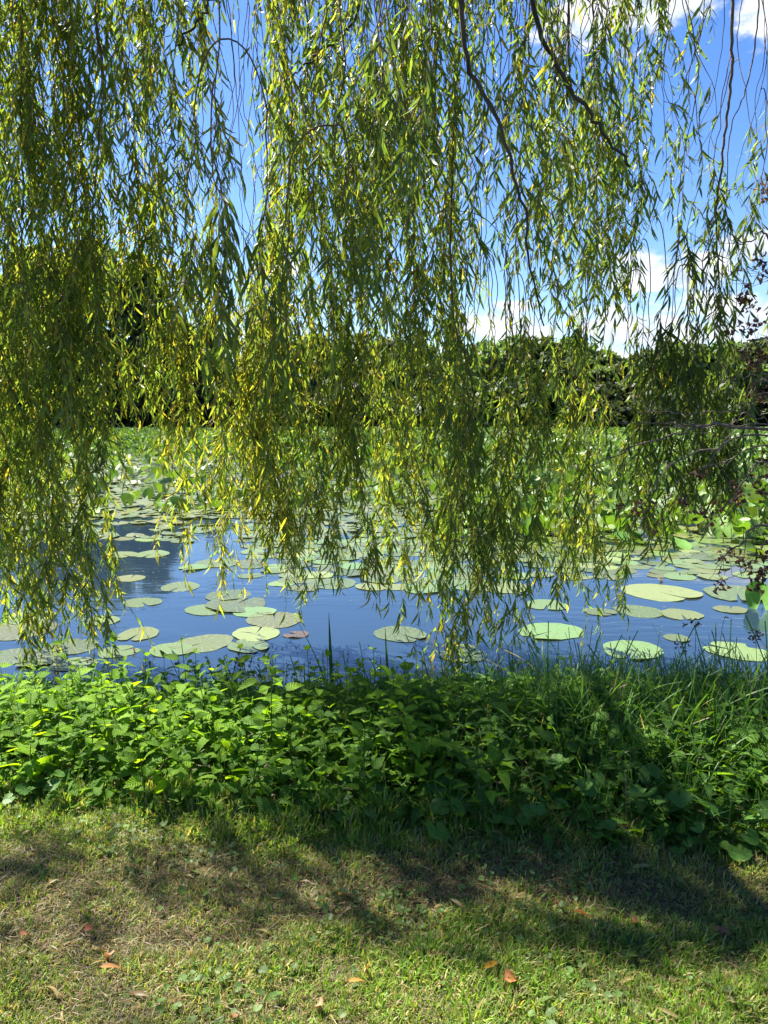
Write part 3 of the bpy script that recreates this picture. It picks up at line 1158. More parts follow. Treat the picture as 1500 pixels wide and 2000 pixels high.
# bundles: px range, bottom range, depth range, count, then options
B = [
    ((-6, 205), (1010, 1260), (5.12, 5.9), 29, dict(yellow=.34)),
    ((-10, 205), (560, 980), (4.88, 5.96), 12, dict(yellow=.34)),
    ((-70, 0), (900, 1180), (5.24, 5.72), 3, dict(yellow=.3)),
    ((205, 335), (740, 850), (5.36, 5.96), 10, dict(yellow=.45, dens=.9)),
    ((328, 368), (1000, 1060), (5.6, 5.84), 3, dict(yellow=.75, dens=.6, leaf_py=620)),
    ((335, 440), (740, 830), (5.48, 5.96), 9, dict(yellow=.6, dens=.85, leaf_py=420)),
    ((445, 560), (980, 1140), (5.84, 6.32), 17, dict(yellow=.7, dens=1.0, leaf_py=520)),
    ((540, 905), (1040, 1165), (5.5, 6.4), 32, dict(yellow=.36, dens=.9, leaf_py=100)),
    ((480, 880), (500, 900), (5.0, 6.0), 16, dict(yellow=.25)),
    ((390, 720), (560, 690), (3.0, 3.6), 9, dict(yellow=.04, leaf_py=340, dens=.8, dark=.85, lsize=1.0)),  # shaded front strands, their shade partly in the leaf colour
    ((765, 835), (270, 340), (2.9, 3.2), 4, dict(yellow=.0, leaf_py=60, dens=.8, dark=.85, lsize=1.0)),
    ((500, 900), (250, 470), (4.6, 5.36), 10, dict(yellow=.25)),
    ((0, 450), (250, 480), (4.6, 5.48), 11, dict(yellow=.28)),
    ((790, 850), (1270, 1310), (5.36, 5.48), 1, dict(yellow=.4, dens=1.5, leaf_py=1130)),
    ((870, 915), (1290, 1320), (5.36, 5.48), 2, dict(yellow=.3, dens=1.5, leaf_py=1100)),
    ((865, 925), (1190, 1240), (5.36, 5.72), 4, dict(yellow=.12, dens=.7, leaf_py=560)),
    ((915, 1015), (1110, 1230), (5.48, 6.08), 10, dict(yellow=.18, dens=.75, leaf_py=640)),
    ((905, 1000), (380, 560), (5.12, 5.72), 5, dict(yellow=.12, dens=.55)),
    ((1015, 1235), (560, 720), (5.12, 5.96), 14, dict(yellow=.22, dens=.85, leaf_py=120)),
    ((1000, 1215), (1050, 1180), (5.4, 6.2), 16, dict(yellow=.3, dens=.9, leaf_py=640)),
    ((1040, 1340), (120, 300), (5.12, 5.84), 8, dict(yellow=.2, dens=.55)),
    ((1210, 1330), (440, 590), (5.24, 5.72), 6, dict(yellow=.1, dens=.5, leaf_py=200)),
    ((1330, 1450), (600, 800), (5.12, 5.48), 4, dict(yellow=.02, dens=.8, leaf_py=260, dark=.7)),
    ((1265, 1450), (900, 1020), (5.0, 5.5), 16, dict(yellow=.02, dens=1.1, leaf_py=600, dark=.7)),  # leaf colour lowered for the shade on the right strands
    ((1435, 1500), (300, 620), (5.12, 5.48), 5, dict(yellow=.0, dens=.2, leaf_py=100, bare=.6)),
    ((1500, 1600), (300, 900), (5.24, 5.84), 5, dict(yellow=.1, dens=.5)),
    ((1120, 1460), (250, 720), (5.2, 5.6), 3, dict(yellow=.0, dens=.1, bare=.8)),
]
B += [((205, 470), (280, 560), (5.0, 5.9), 7, dict(yellow=.25, dens=.8)),
      ((880, 1060), (260, 600), (4.5, 5.3), 9, dict(yellow=.15, dens=.75)),
      ((1040, 1270), (180, 460), (4.9, 5.5), 8, dict(yellow=.22, dens=.8)),
      ((1090, 1240), (380, 680), (5.0, 5.7), 3, dict(yellow=.2, dens=.9, leaf_py=150)),
      ((560, 900), (150, 420), (4.8, 5.6), 8, dict(yellow=.25, dens=.9))]
strands = []
# unseen strands added overhead to cast shade on the lawn and bank here: px, py, spread, spread, strands
ADDED_SHADE = [(1180, 1665, 270, 28, 30), (1380, 1775, 130, 32, 17), (880, 1705, 170, 16, 14), (1250, 1520, 200, 45, 13), (960, 1560, 120, 40, 11),
         (230, 1715, 240, 9, 13), (650, 1750, 180, 9, 9), (1200, 1850, 160, 12, 4), (60, 1830, 60, 10, 2)]
FORKED = []
for (x0, x1), (b0, b1), (d0, d1), cnt, opt in B:
    lp = opt.get('leaf_py', -400)
    for i in range(cnt):
        px = x0 + (x1 - x0) * (i + rng.random()) / cnt
        bot, Yd = rng.uniform(b0, b1), rng.uniform(d0, d1)
        if rng.random() < (.72 if lp >= 500 else .5) and bot > 420 and 'bare' not in opt:
            top = lp - rng.uniform(20, 160) if lp >= 100 else rng.uniform(-60, bot - 330)
            FORKED.append((px, max(top, -60), bot, Yd, opt))
        else:
            strands.append(make_strand(px, -rng.uniform(120, 330), bot, Yd, lean=rng.normal(0, .10), **opt))
# particular dark hanging branches that can be followed in the photograph
for pts, Yd, opt in [
    ([(900, -120), (890, 100), (885, 300), (880, 460), (886, 620), (905, 690), (925, 780), (900, 900), (888, 1040), (885, 1180)], 5.24, dict(r0=.010, yellow=.1, leaf_py=560, dens=.6)),
    ([(575, -120), (570, 200), (562, 480), (560, 680), (585, 770), (618, 880), (632, 940)], 5.42, dict(r0=.008, yellow=.3, leaf_py=100, dens=.6)),
    ([(1434, -120), (1430, 60), (1425, 180), (1412, 300), (1399, 430), (1404, 560), (1406, 700), (1398, 790)], 5.24, dict(r0=.012, yellow=.02, leaf_py=260, dens=.7, dark=.8)),
    ([(1490, -120), (1478, 60), (1455, 180), (1425, 260), (1420, 420), (1430, 560), (1435, 690)], 5.24, dict(r0=.006, yellow=.0, leaf_py=500, dens=.2)),
    ([(1112, -120), (1110, 120), (1120, 205), (1118, 330), (1118, 420)], 5.36, dict(r0=.009, yellow=.1, leaf_py=200, dens=.5)),
    ([(1162, -120), (1158, 80), (1164, 220), (1165, 400), (1166, 620)], 5.36, dict(r0=.008, yellow=.1, leaf_py=200, dens=.5)),
    ([(1038, -120), (1032, 100), (1010, 420), (1012, 560), (1022, 700), (1040, 800), (1045, 900)], 5.36, dict(r0=.006, yellow=.2, leaf_py=600, dens=.4)),
    ([(195, -120), (190, 40), (203, 160), (190, 300), (180, 460), (190, 620), (165, 760)], 5.18, dict(r0=.009, yellow=.3, dens=.7)),
    ([(45, -120), (40, 200), (46, 420), (30, 620)], 5.24, dict(r0=.012, yellow=.3, dens=.7)),
    ([(1430, -120), (1370, 60), (1330, 180), (1300, 240)], 5.30, dict(r0=.005, yellow=.0, dens=.2)),
    ([(870, -80), (850, 160), (845, 300), (780, 470), (720, 560)], 5.54, dict(r0=.011, yellow=.1, dens=.3)),
    ([(850, 100), (840, 280), (860, 430), (862, 560), (850, 700), (760, 820)], 5.72, dict(r0=.007, yellow=.2, dens=.4)),
]:
    strands.append(make_strand(0, 0, 0, Yd, pts=pts, **opt))
spec = strands[-12:]
del strands[-12:]
for (px, top, bot, Yd, opt) in FORKED:
    strands.append(make_strand(px, top, bot, Yd, lean=rng.normal(0, .16), fork=True, r0=.0034, **opt))
strands += spec
SUNV = np.array(SUN)
nvis = len(strands)
for (px, py, sx_, sy_, cnt) in ADDED_SHADE:
    for i in range(cnt):
        p = on_level(px + rng.normal() * sx_, py + rng.normal() * sy_, 0)
        zc = rng.uniform(4.6, 5.3)
        c = p + SUNV * zc / SUNV[2]
        top_, bot_ = c + np.array((rng.normal(0, .1), rng.normal(0, .1), .45)), c - np.array((rng.normal(0, .08), rng.normal(0, .08), .45))
        strands.append(make_strand(0, 0, 0, 5.0, dens=.8, pts3=[top_, (top_ + bot_) / 2 + rng.normal(0, .05, 3), bot_], yellow=.15, leaf_py=-9999))  # out-of-view strand added for its shadow
order = np.argsort([-s[2] for s in strands[:nvis]])
special = set(range(nvis - 12, nvis))
chosen = list(special) + [i for i in order if i not in special][:86]
TW, LF = Geo(), Geo()
nleaf = 0
for i, (tw, lf, v) in enumerate(strands):
    nleaf += sum(len(a) for a in lf.F) // 4 if lf.F else 0
    if i in chosen and lf.V:
        o = wbuild(tw, "hanging_branch", M_TWIG, willow)
        wbuild(lf, "leaves", M_WILLOW, o)
    else:
        for a, b in ((tw, TW), (lf, LF)):
            for V, F, T, U in zip(a.V, a.F, a.T, a.U):
                b.V.append(V); b.F.append(F - F.min() + b.n); b.T.append(T); b.U.append(U); b.n += len(V)
tag(wbuild(TW, "twigs", M_TWIG, willow), kind='stuff')
tag(wbuild(LF, "foliage", M_WILLOW, willow), kind='stuff')  # twigs and foliage also hold the unseen strands added for shade
print("willow faces/4", nleaf, "strands", len(strands))

# ------------------------------------------------------------------ lawn
def blade_set(nseg, half, prof):
    return [[leaf_tm(nseg, hw, prof, dr_, 0, 0, 2, tw) for hw in half] for dr_, tw in ((.5, .3), (1.2, -.5), (.2, .8), (1.9, .4), (.9, -.9))]


BLADE = sum(blade_set(3, (.035, .05, .075), lambda t: (1 - t) ** .6), [])


def blades(geo, pos, ln, tint, lean=.55, tms=BLADE):
    K = len(pos)
    a = rng.random(K) * 6.28
    le = np.abs(rng.normal(0, lean, K))
    d = np.stack([np.cos(a) * np.sin(le), np.sin(a) * np.sin(le), np.cos(le)], -1)
    upv = np.stack([np.cos(a), np.sin(a), np.zeros(K)], -1) * -1 + rng.normal(0, .25, (K, 3))
    M = frames(d, upv)
    w = rng.integers(0, len(tms), K)
    for i in range(len(tms)):
        k = w == i
        geo.inst(tms[i], M[k], pos[k], tint[k], ln[k])


def lawn_points(n, y0=1.35, y1=3.1):
    y = rng.uniform(y0, y1, n)
    x = rng.uniform(-1, 1, n) * (.60 * y + 1.0)
    k = y < edge_y(x) + .15 + .12 * (vnoise(x, y, 3, 8) - .5)
    x, y = x[k], y[k]
    return x, y


x, y = lawn_points(480000)
dry = np.clip(vnoise(x, y, 1.3, 21) * 1.2 - .38 + 1.0 * np.exp(-((y - 2.25 - .10 * np.sin(x * 1.7)) / .19) ** 2), 0, 1)
keep = rng.random(len(x)) > dry * .5
x, y, dry = x[keep], y[keep], dry[keep]
tuft = vnoise(x, y, 9, 22) * .7 + vnoise(x, y, 22, 23) * .3
K = len(x)
ln = (.012 + .062 * tuft * (1 - .55 * dry)) * rng.uniform(.6, 1.3, K)
near_edge = np.clip((y - edge_y(x) + .22) / .3, 0, 1)
ln = ln * (1 + .9 * near_edge)
kk = rng.random((K, 1))
col = np.array((.07, .16, .016)) * (1 - kk) + np.array((.23, .33, .045)) * kk
dead = rng.random(K) < .06 + .42 * dry
col = np.where(dead[:, None], np.array((.33, .27, .12)) * rng.uniform(.5, 1.3, (K, 1)), col)
g = Geo()
blades(g, np.stack([x, y, height(x, y) - .003], -1), ln, col, .6)
tag(g.build("grass", M_GRASS), "short mown lawn grass, partly dried", "grass", kind='stuff')

# dead mown clippings lying flat
x, y = lawn_points(110000)
dry = np.clip(vnoise(x, y, 1.3, 21) * 1.2 - .38 + 1.0 * np.exp(-((y - 2.25 - .10 * np.sin(x * 1.7)) / .19) ** 2), 0, 1)
k = rng.random(len(x)) < .10 + .75 * dry
x, y = x[k], y[k]
K = len(x)
g = Geo()
a = rng.random(K) * 6.28
d = np.stack([np.cos(a), np.sin(a), rng.normal(.12, .22, K)], -1)
M = frames(d, np.stack([rng.normal(0, .4, K), rng.normal(0, .4, K), np.ones(K)], -1))
kk = rng.random((K, 1))
col = np.array((.07, .042, .018)) * (1 - kk) + np.array((.26, .185, .085)) * kk
g.inst(leaf_tm(3, .032, lambda t: 1 - .6 * t, .8, 0, 0, 2, .6), M, np.stack([x, y, height(x, y) + rng.uniform(.001, .014, K)], -1), col, rng.uniform(.015, .05, K))
x, y = lawn_points(600)
K = len(x)
a = rng.random(K) * 6.28
M = frames(np.stack([np.cos(a), np.sin(a), rng.normal(.1, .15, K)], -1), np.stack([rng.normal(0, .4, K), rng.normal(0, .4, K), np.ones(K)], -1))
kk = rng.random((K, 1))
g.inst(leaf_tm(5, .075, lambda t: max(.02, math.sin(math.pi * t ** .8)), 1.1, .3, 0, 3, .7), M, np.stack([x, y, height(x, y) + rng.uniform(.006, .022, K)], -1),
       np.array((.12, .07, .03)) * (1 - kk) + np.array((.34, .27, .10)) * kk, rng.uniform(.04, .085, K))
tag(g.build("grass_clippings", M_GRASS), "dry brown clippings and shed willow leaves lying on the lawn", "clippings", kind='stuff')

# low round weed leaves in the lawn
x, y = lawn_points(10000)
cl = vnoise(x, y, 2.4, 31)
k = rng.random(len(x)) < np.clip(cl * 1.5 - .55, .02, 1)
x, y = x[k], y[k]
K = len(x)
g = Geo()
tmw = [disc_tm(10, (.06, .6, 1.0), .35, .05, .05, 300 + i, 1.0, .1, .1) for i in range(3)]
col = (np.array((.075, .145, .03)) * (1 - rng.random((K, 1)) * .5) + np.array((.05, .05, .02)) * rng.random((K, 1)))
a = rng.random(K) * 6.28
M = frames(np.stack([np.cos(a), np.sin(a), rng.normal(0, .3, K)], -1), np.stack([rng.normal(0, .4, K), rng.normal(0, .4, K), np.ones(K)], -1))
for i in range(3):
    g.inst(tmw[i], M[i::3], np.stack([x, y, height(x, y) + rng.uniform(.008, .035, K)], -1)[i::3], col[i::3], rng.uniform(.005, .014, K)[i::3])
tag(g.build("clover", M_BROAD), "small round weed leaves among the lawn grass", "clover", kind='stuff')


# ------------------------------------------------------------------ bank plants
OV = lambda t: max(.03, (math.sin(math.pi * t ** .62)) ** .85 * (1 - .15 * t))
NLEAF = [leaf_tm(14, .30, OV, dr_, f_, .09, 3, tw) for dr_, f_, tw in ((.7, .25, .1), (1.1, .2, -.15), (.3, .3, .2))]
LANCE = [leaf_tm(8, .20, OV, dr_, .3, 0, 3, .2) for dr_ in (.6, 1.2)]
OVAL = [leaf_tm(8, .30, lambda t: max(.03, math.sin(math.pi * t ** .9) ** .6), dr_, .15, 0, 3, .1) for dr_ in (.3, .7)]
STEMC = (.085, .13, .035)


def herb(H, pairs, l0, l1, tms, mat, c1, c2, seed, top=True, splay=.45):
    """an upright weed: stem and opposite leaves, as two meshes"""
    r_ = np.random.default_rng(seed)
    st, lf = Geo(), Geo()
    z = np.linspace(-.03, H, 8)
    ln = r_.normal(0, .10, 2)
    P = np.stack([ln[0] * (z / H) ** 2 * H, ln[1] * (z / H) ** 2 * H, z], -1)
    st.tubes(P, np.linspace(.0035, .0014, 8)[None], 5, STEMC)
    a0 = r_.random() * 6.28
    for i in range(pairs):
        u = .12 + .86 * (i / (pairs - 1)) ** .9
        c = np.array([np.interp(u * H, z, P[:, k]) for k in range(3)])
        for s in range(2):
            a = a0 + i * 1.57 + s * math.pi + r_.normal(0, .25)
            el_ = r_.normal(.30, .25) + .5 * (u > .93)
            d = np.array((math.cos(a) * math.cos(el_), math.sin(a) * math.cos(el_), math.sin(el_)))
            L = (l0 + (l1 - l0) * u) * r_.uniform(.75, 1.2)
            if u > .9:
                L *= .65
            pet = L * r_.uniform(.15, .4)
            e = c + d * pet
            st.tubes(np.stack([c, c + d * pet * .5, e]), np.array([[.0012, .0011, .001]]), 3, STEMC)
            k = r_.random()
            col = np.array(c1) * (1 - k) + np.array(c2) * k
            up_ = np.array((0, 0, 1.)) + r_.normal(0, .3, 3)
            lf.inst(tms[r_.integers(0, len(tms))], frames(d[None], up_[None]), e[None], col[None], np.array([L]))
    return st.mesh("stem", mat), lf.mesh("foliage", mat)


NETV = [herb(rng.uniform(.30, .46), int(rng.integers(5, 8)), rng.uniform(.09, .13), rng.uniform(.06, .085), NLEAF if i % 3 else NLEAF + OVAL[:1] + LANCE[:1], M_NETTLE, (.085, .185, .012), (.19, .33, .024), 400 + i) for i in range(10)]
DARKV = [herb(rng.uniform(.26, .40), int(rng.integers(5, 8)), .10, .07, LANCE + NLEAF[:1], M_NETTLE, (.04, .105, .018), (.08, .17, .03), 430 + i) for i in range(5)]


def put_plant(name, var, x, y, sc, label, cat, group=None):
    o = thing(name, label, cat, (x, y, float(height(x, y))), rng.random() * 6.28, group)
    child("stem", var[0], o)
    child("foliage", var[1], o)
    o.scale = (sc, sc, sc)
    o.rotation_euler = (rng.normal(0, .08), rng.normal(0, .08), rng.random() * 6.28)
    return o


n_net = 0
cand = []
for _ in range(4000):
    x = rng.uniform(-2.3, 1.0)
    y = rng.uniform(2.3, 4.7)
    dep = y - float(edge_y(x))
    if dep < .06 or abs(x) > .56 * y + .15:
        continue
    pr = 1.0 if x < .15 else max(0, 1 - (x - .15) / .45)
    if rng.random() > pr:
        continue
    if all((x - a) ** 2 + (y - b) ** 2 > .085 ** 2 for a, b in cand):
        cand.append((x, y))
    if len(cand) >= 290:
        break
for (x, y) in cand:
    dep = y - float(edge_y(x))
    px = project((x, y, .2))[0][0]
    sc = rng.uniform(.5, 1.15) * (.72 + .28 * min(1, dep / .5)) * (1 if dep < .9 else .62 if 760 < px < 1010 else .82)
    row = "front row of the bank" if dep < .45 else "middle of the bank" if dep < 1.1 else "rear crest of the bank"
    side = "at the sunlit left end" if px < 350 else "left of the reed blades" if px < 640 else "around the reed blades" if px < 900 else "near the long grass"
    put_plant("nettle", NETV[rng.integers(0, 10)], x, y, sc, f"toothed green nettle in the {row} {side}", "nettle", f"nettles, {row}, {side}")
print("nettles", len(cand))
n = 0
while n < 46:
    x, y = rng.uniform(-.1, 2.2), rng.uniform(2.3, 3.9)
    if y - float(edge_y(x)) < .12 or abs(x) > .56 * y + .1:
        continue
    n += 1
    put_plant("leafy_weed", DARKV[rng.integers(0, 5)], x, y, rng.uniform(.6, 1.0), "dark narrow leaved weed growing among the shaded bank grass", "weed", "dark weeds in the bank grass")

n = 0
while n < 26:
    x, y = rng.uniform(-2.2, .1), rng.uniform(2.5, 4.3)
    if y - float(edge_y(x)) < .1 or abs(x) > .56 * y + .1:
        continue
    n += 1
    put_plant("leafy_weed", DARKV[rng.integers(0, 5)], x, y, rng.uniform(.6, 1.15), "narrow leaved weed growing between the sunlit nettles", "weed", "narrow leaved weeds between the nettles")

# long bank grass (uncountable)
LBLADE = sum(blade_set(7, (.006, .009, .013), lambda t: (1 - t ** 2) * .9 + .1 * (1 - t)), [])
pts = []
while len(pts) < 23000:
    x, y = rng.uniform(-3.2, 3.4, 4000), rng.uniform(2.1, 4.75, 4000)
    dep = y - edge_y(x)
    w = np.where(x > .35, 1.0, np.where(x > -.2, .55, .42)) * np.where(dep > .45, 1, .45)
    k = (dep > .02) & (rng.random(4000) < w)
    pts += list(zip(x[k], y[k]))
pts = np.array(pts[:23000])
x, y = pts[:, 0], pts[:, 1]
dep = y - edge_y(x)
K = len(x)
ln = rng.uniform(.14, .46, K) * np.clip(.35 + .7 * dep, .3, 1.0) * np.where(x > .7, 1.12, .85) * np.where(dep > 1.0, np.where(rng.random(K) < .1, 1.15, .74), 1)
kk = rng.random((K, 1))
col = np.array((.035, .10, .014)) * (1 - kk) + np.array((.09, .19, .03)) * kk
strawy = rng.random(K) < .06
col = np.where(strawy[:, None], np.array((.24, .20, .11)), col)
g = Geo()
blades(g, np.stack([x, y, height(x, y) - .01], -1), ln, col, .38, LBLADE)
tag(g.build("bank_grass", M_GRASS), "long dark green grass growing on the bank", "grass", kind='stuff')

# low leafy undergrowth filling the bank under the taller weeds (uncountable)
K = 22000
x, y = rng.uniform(-3.2, 3.4, K), rng.uniform(2.15, 4.6, K)
dep = y - edge_y(x)
k = dep > .0
x, y, dep = x[k], y[k], dep[k]
K = len(x)
z = height(x, y) + rng.uniform(.01, .22, K) * np.clip(.25 + dep * 1.4, .2, 1)
a = rng.random(K) * 6.28
M = frames(np.stack([np.cos(a), np.sin(a), rng.normal(.1, .4, K)], -1), np.stack([rng.normal(0, .35, K), rng.normal(0, .35, K), np.ones(K)], -1))
kk = rng.random((K, 1))
col = np.array((.04, .105, .014)) * (1 - kk) + np.array((.09, .185, .026)) * kk
g = Geo()
tms = NLEAF + LANCE
w = rng.integers(0, len(tms), K)
for i in range(len(tms)):
    s = w == i
    g.inst(tms[i], M[s], np.stack([x, y, z], -1)[s], col[s], rng.uniform(.035, .095, s.sum()))
tag(g.build("undergrowth", M_NETTLE), "low leafy undergrowth covering the bank", "undergrowth", kind='stuff')

# round leaved plants at the foot of the bank on the right
ROUND = [disc_tm(22, (.04, .4, .75, 1.0), .3, .05, .035, 500 + i, 1.0, rng.uniform(-.1, .15), .12, .75) for i in range(4)]


def round_plant(nl, seed, sz):
    r_ = np.random.default_rng(seed)
    st, lf = Geo(), Geo()
    for i in range(nl):
        a = r_.random() * 6.28
        h = r_.uniform(.05, .20)
        out = r_.uniform(.03, .13)
        e = np.array((math.cos(a) * out, math.sin(a) * out, h))
        st.tubes(spline([(0, 0, -.01), e * np.array((.35, .35, .6)), e], 6), np.linspace(.002, .0014, 6)[None], 4, STEMC)
        d = np.array((math.cos(a), math.sin(a), r_.normal(-.15, .25)))
        k = r_.random()
        lf.inst(ROUND[r_.integers(0, 4)], frames(d[None], (np.array((0, -.35, 1)) + r_.normal(0, .25, 3))[None]), e[None],
                (np.array((.04, .11, .014)) * (1 - k) + np.array((.075, .165, .025)) * k)[None], np.array([sz * r_.uniform(.6, 1.15)]))
    return st.mesh("stem", M_BROAD), lf.mesh("foliage", M_BROAD)


RV = [round_plant(int(rng.integers(5, 9)), 520 + i, .042) for i in range(5)]
for (px, py, sc, lab) in [
    (1295, 1600, 1.5, "round leaved plant with the largest pleated leaf at the right foot of the bank"),
    (1420, 1640, 1.35, "round leaved plant with bright scalloped leaves near the right edge of the lawn"),
    (1480, 1600, 1.2, "round leaved plant at the right edge of the picture above the lawn"),
    (1170, 1655, .8, "small round leaved plant just above the dark shaded lawn edge"),
    (930, 1610, 1.1, "round leaved plant with scalloped leaves under the nettles right of the middle"),
    (820, 1600, 1.3, "dark round leaved plant deep in the shade at the middle of the bank foot"),
    (1040, 1620, .9, "round leaved plant between the shaded middle one and the bright right ones"),
    (1360, 1690, .8, "small round leaved plant lowest of those at the right"),
    (700, 1590, .9, "round leaved plant left of the dark shaded one at the bank foot"),
    (1110, 1560, 1.1, "round leaved plant higher up among the shaded bank grass"),
    (60, 1580, .9, "round leaved plant at the left end of the bank foot in the sun"),
    (1260, 1510, 1.0, "round leaved plant half hidden in the long grass at the right")]:
    p = on_level(px, py, 0.03)
    put_plant("round_leaved_plant", RV[rng.integers(0, 5)], p[0], max(p[1], float(edge_y(p[0])) + .03), sc * .82, lab, "plant")

# dark oval leaved sapling that stands up against the water
sap = herb(.44, 7, .05, .055, OVAL, M_BROAD, (.03, .075, .02), (.05, .11, .03), 610)
q = at(366, 1300, 4.15)
put_plant("sapling", sap, q[0], 4.15, 1.0, "dark oval leaved sapling standing up against the water at the bank crest", "sapling")


# reed blades
def reed(px_b, px_t, py_t, Yd, w, label, bend=.0):
    b = np.array((at(px_b, 1300, Yd)[0], Yd, 0.0))
    b[2] = float(height(b[0], b[1]))
    t = at(px_t, py_t, Yd) - b
    n = 12
    s = np.linspace(0, 1, n)
    P = t[None] * s[:, None] + np.array((bend, 0, 0))[None] * (s * (1 - s))[:, None]
    wd = w * (1 - s ** 2.2) + .0006
    V = np.concatenate([np.stack([P[:, 0] - wd, P[:, 1] + .002, P[:, 2]], -1), np.stack([P[:, 0], P[:, 1] - wd * .5, P[:, 2]], -1), np.stack([P[:, 0] + wd, P[:, 1] + .002, P[:, 2]], -1)])
    F = [(i + k * n, i + (k + 1) * n, i + 1 + (k + 1) * n, i + 1 + k * n) for i in range(n - 1) for k in range(2)]
    g = Geo()
    g.add(V, F, (.03, .085, .025), np.zeros((len(V), 2)))
    o = g.build("reed_blade", M_GRASS)
    o.location = b
    tag(o, label, "reed")


reed(650, 642, 1196, 4.5, .0135, "tallest upright reed blade standing against the blue water")
reed(762, 752, 1222, 4.5, .011, "slim upright reed blade right of the tallest one")
reed(745, 743, 1278, 4.5, .008, "short reed blade touching the slim upright one")
reed(792, 788, 1300, 4.5, .008, "shortest reed blade right of the slim upright one")
reed(648, 575, 1205, 4.5, .004, "thin arching reed blade bending left of the tallest one", .16)
reed(730, 722, 1305, 4.5, .005, "small reed blade half sunk in the nettles between the two tall ones")

# dead brown stems and seed heads at the water's edge
DEADC = np.array((.13, .09, .05))


def dead_clump(px, Yd, top, nst, spread, label, name="dead_stem_clump"):
    x0 = at(px, 1300, Yd)[0]
    z0 = float(height(x0, Yd))
    H = at(px, top, Yd)[2] - z0
    o = thing(name, label, "dead stems", (x0, Yd, z0))
    st, hd = Geo(), Geo()
    for i in range(nst):
        b = np.array((rng.normal(0, spread), rng.normal(0, .06), -.02))
        h = H * rng.uniform(.6, 1.0)
        e = b + np.array((rng.normal(0, .06), rng.normal(0, .05), h))
        P = spline([b, (b + e) / 2 + np.array((rng.normal(0, .015), 0, 0)), e], 7)
        st.tubes(P, np.linspace(.0016, .0008, 7)[None], 3, DEADC * rng.uniform(.6, 1.4))
        for k in range(7):
            u = rng.uniform(.55, 1)
            c = b + (e - b) * u
            d = unit(np.array((rng.normal(0, .5), rng.normal(0, .5), .8)))
            hd.inst(LANCE[0], frames(d[None], rnd_dir(1)), c[None], (DEADC * rng.uniform(.5, 1.5))[None], np.array([rng.uniform(.012, .03)]))
    st.build("stem", M_DRY, o)
    hd.build("leaves", M_DRY, o)  # dry seed heads on the upper stems


dead_clump(480, 4.6, 1262, 34, .10, "thick brown clump of dead stems mirrored in the water")
dead_clump(600, 4.6, 1262, 14, .14, "thin brown dead stems left of the tallest reed blade")
dead_clump(690, 4.6, 1285, 8, .12, "few short brown dead stems between the reed blades")


def seed_stem(px, Yd, top, label, nhead, bendx=0.0):
    x0 = at(px, 1300, Yd)[0]
    z0 = float(height(x0, Yd))
    e = at(px, top, Yd)
    o = thing("seed_stem", label, "seed stem", (x0, Yd, z0))
    e = e - np.array((x0, Yd, z0)) + np.array((bendx, 0, 0))
    P = spline([(0, 0, -.02), e * np.array((.1, 0, .5)), e * np.array((.6, 0, .9)), e], 10)
    st, hd = Geo(), Geo()
    st.tubes(P, np.linspace(.002, .0012, 10)[None], 4, (.09, .08, .04))
    for k in range(nhead):
        c = P[-1] + rng.normal(0, .02, 3) * np.array((1, .6, .8))
        d = rnd_dir(3)
        hd.inst(OVAL[0], frames(d, rnd_dir(3)), np.repeat(c[None], 3, 0), np.array((.07, .04, .03)) * rng.uniform(.6, 1.5, (3, 1)), rng.uniform(.010, .02, 3))
    st.build("stem", M_DRY, o)
    hd.build("leaves", M_DRY, o)  # these pieces form the seed head at the stem tip


seed_stem(1358, 4.3, 1215, "stem with a dark seed head above the grass below the row of pads", 14)
seed_stem(1334, 4.3, 1266, "low stem with a brown seed head among the grass tips", 12)
seed_stem(1480, 4.3, 1240, "stem with a wide dark seed head beside the right edge", 26, -.02)
seed_stem(1400, 4.4, 1205, "bare thin stem arching above the grass at the right", 2, .05)
seed_stem(1020, 4.4, 1320, "short stem with a small dark seed head where the grass begins", 6)

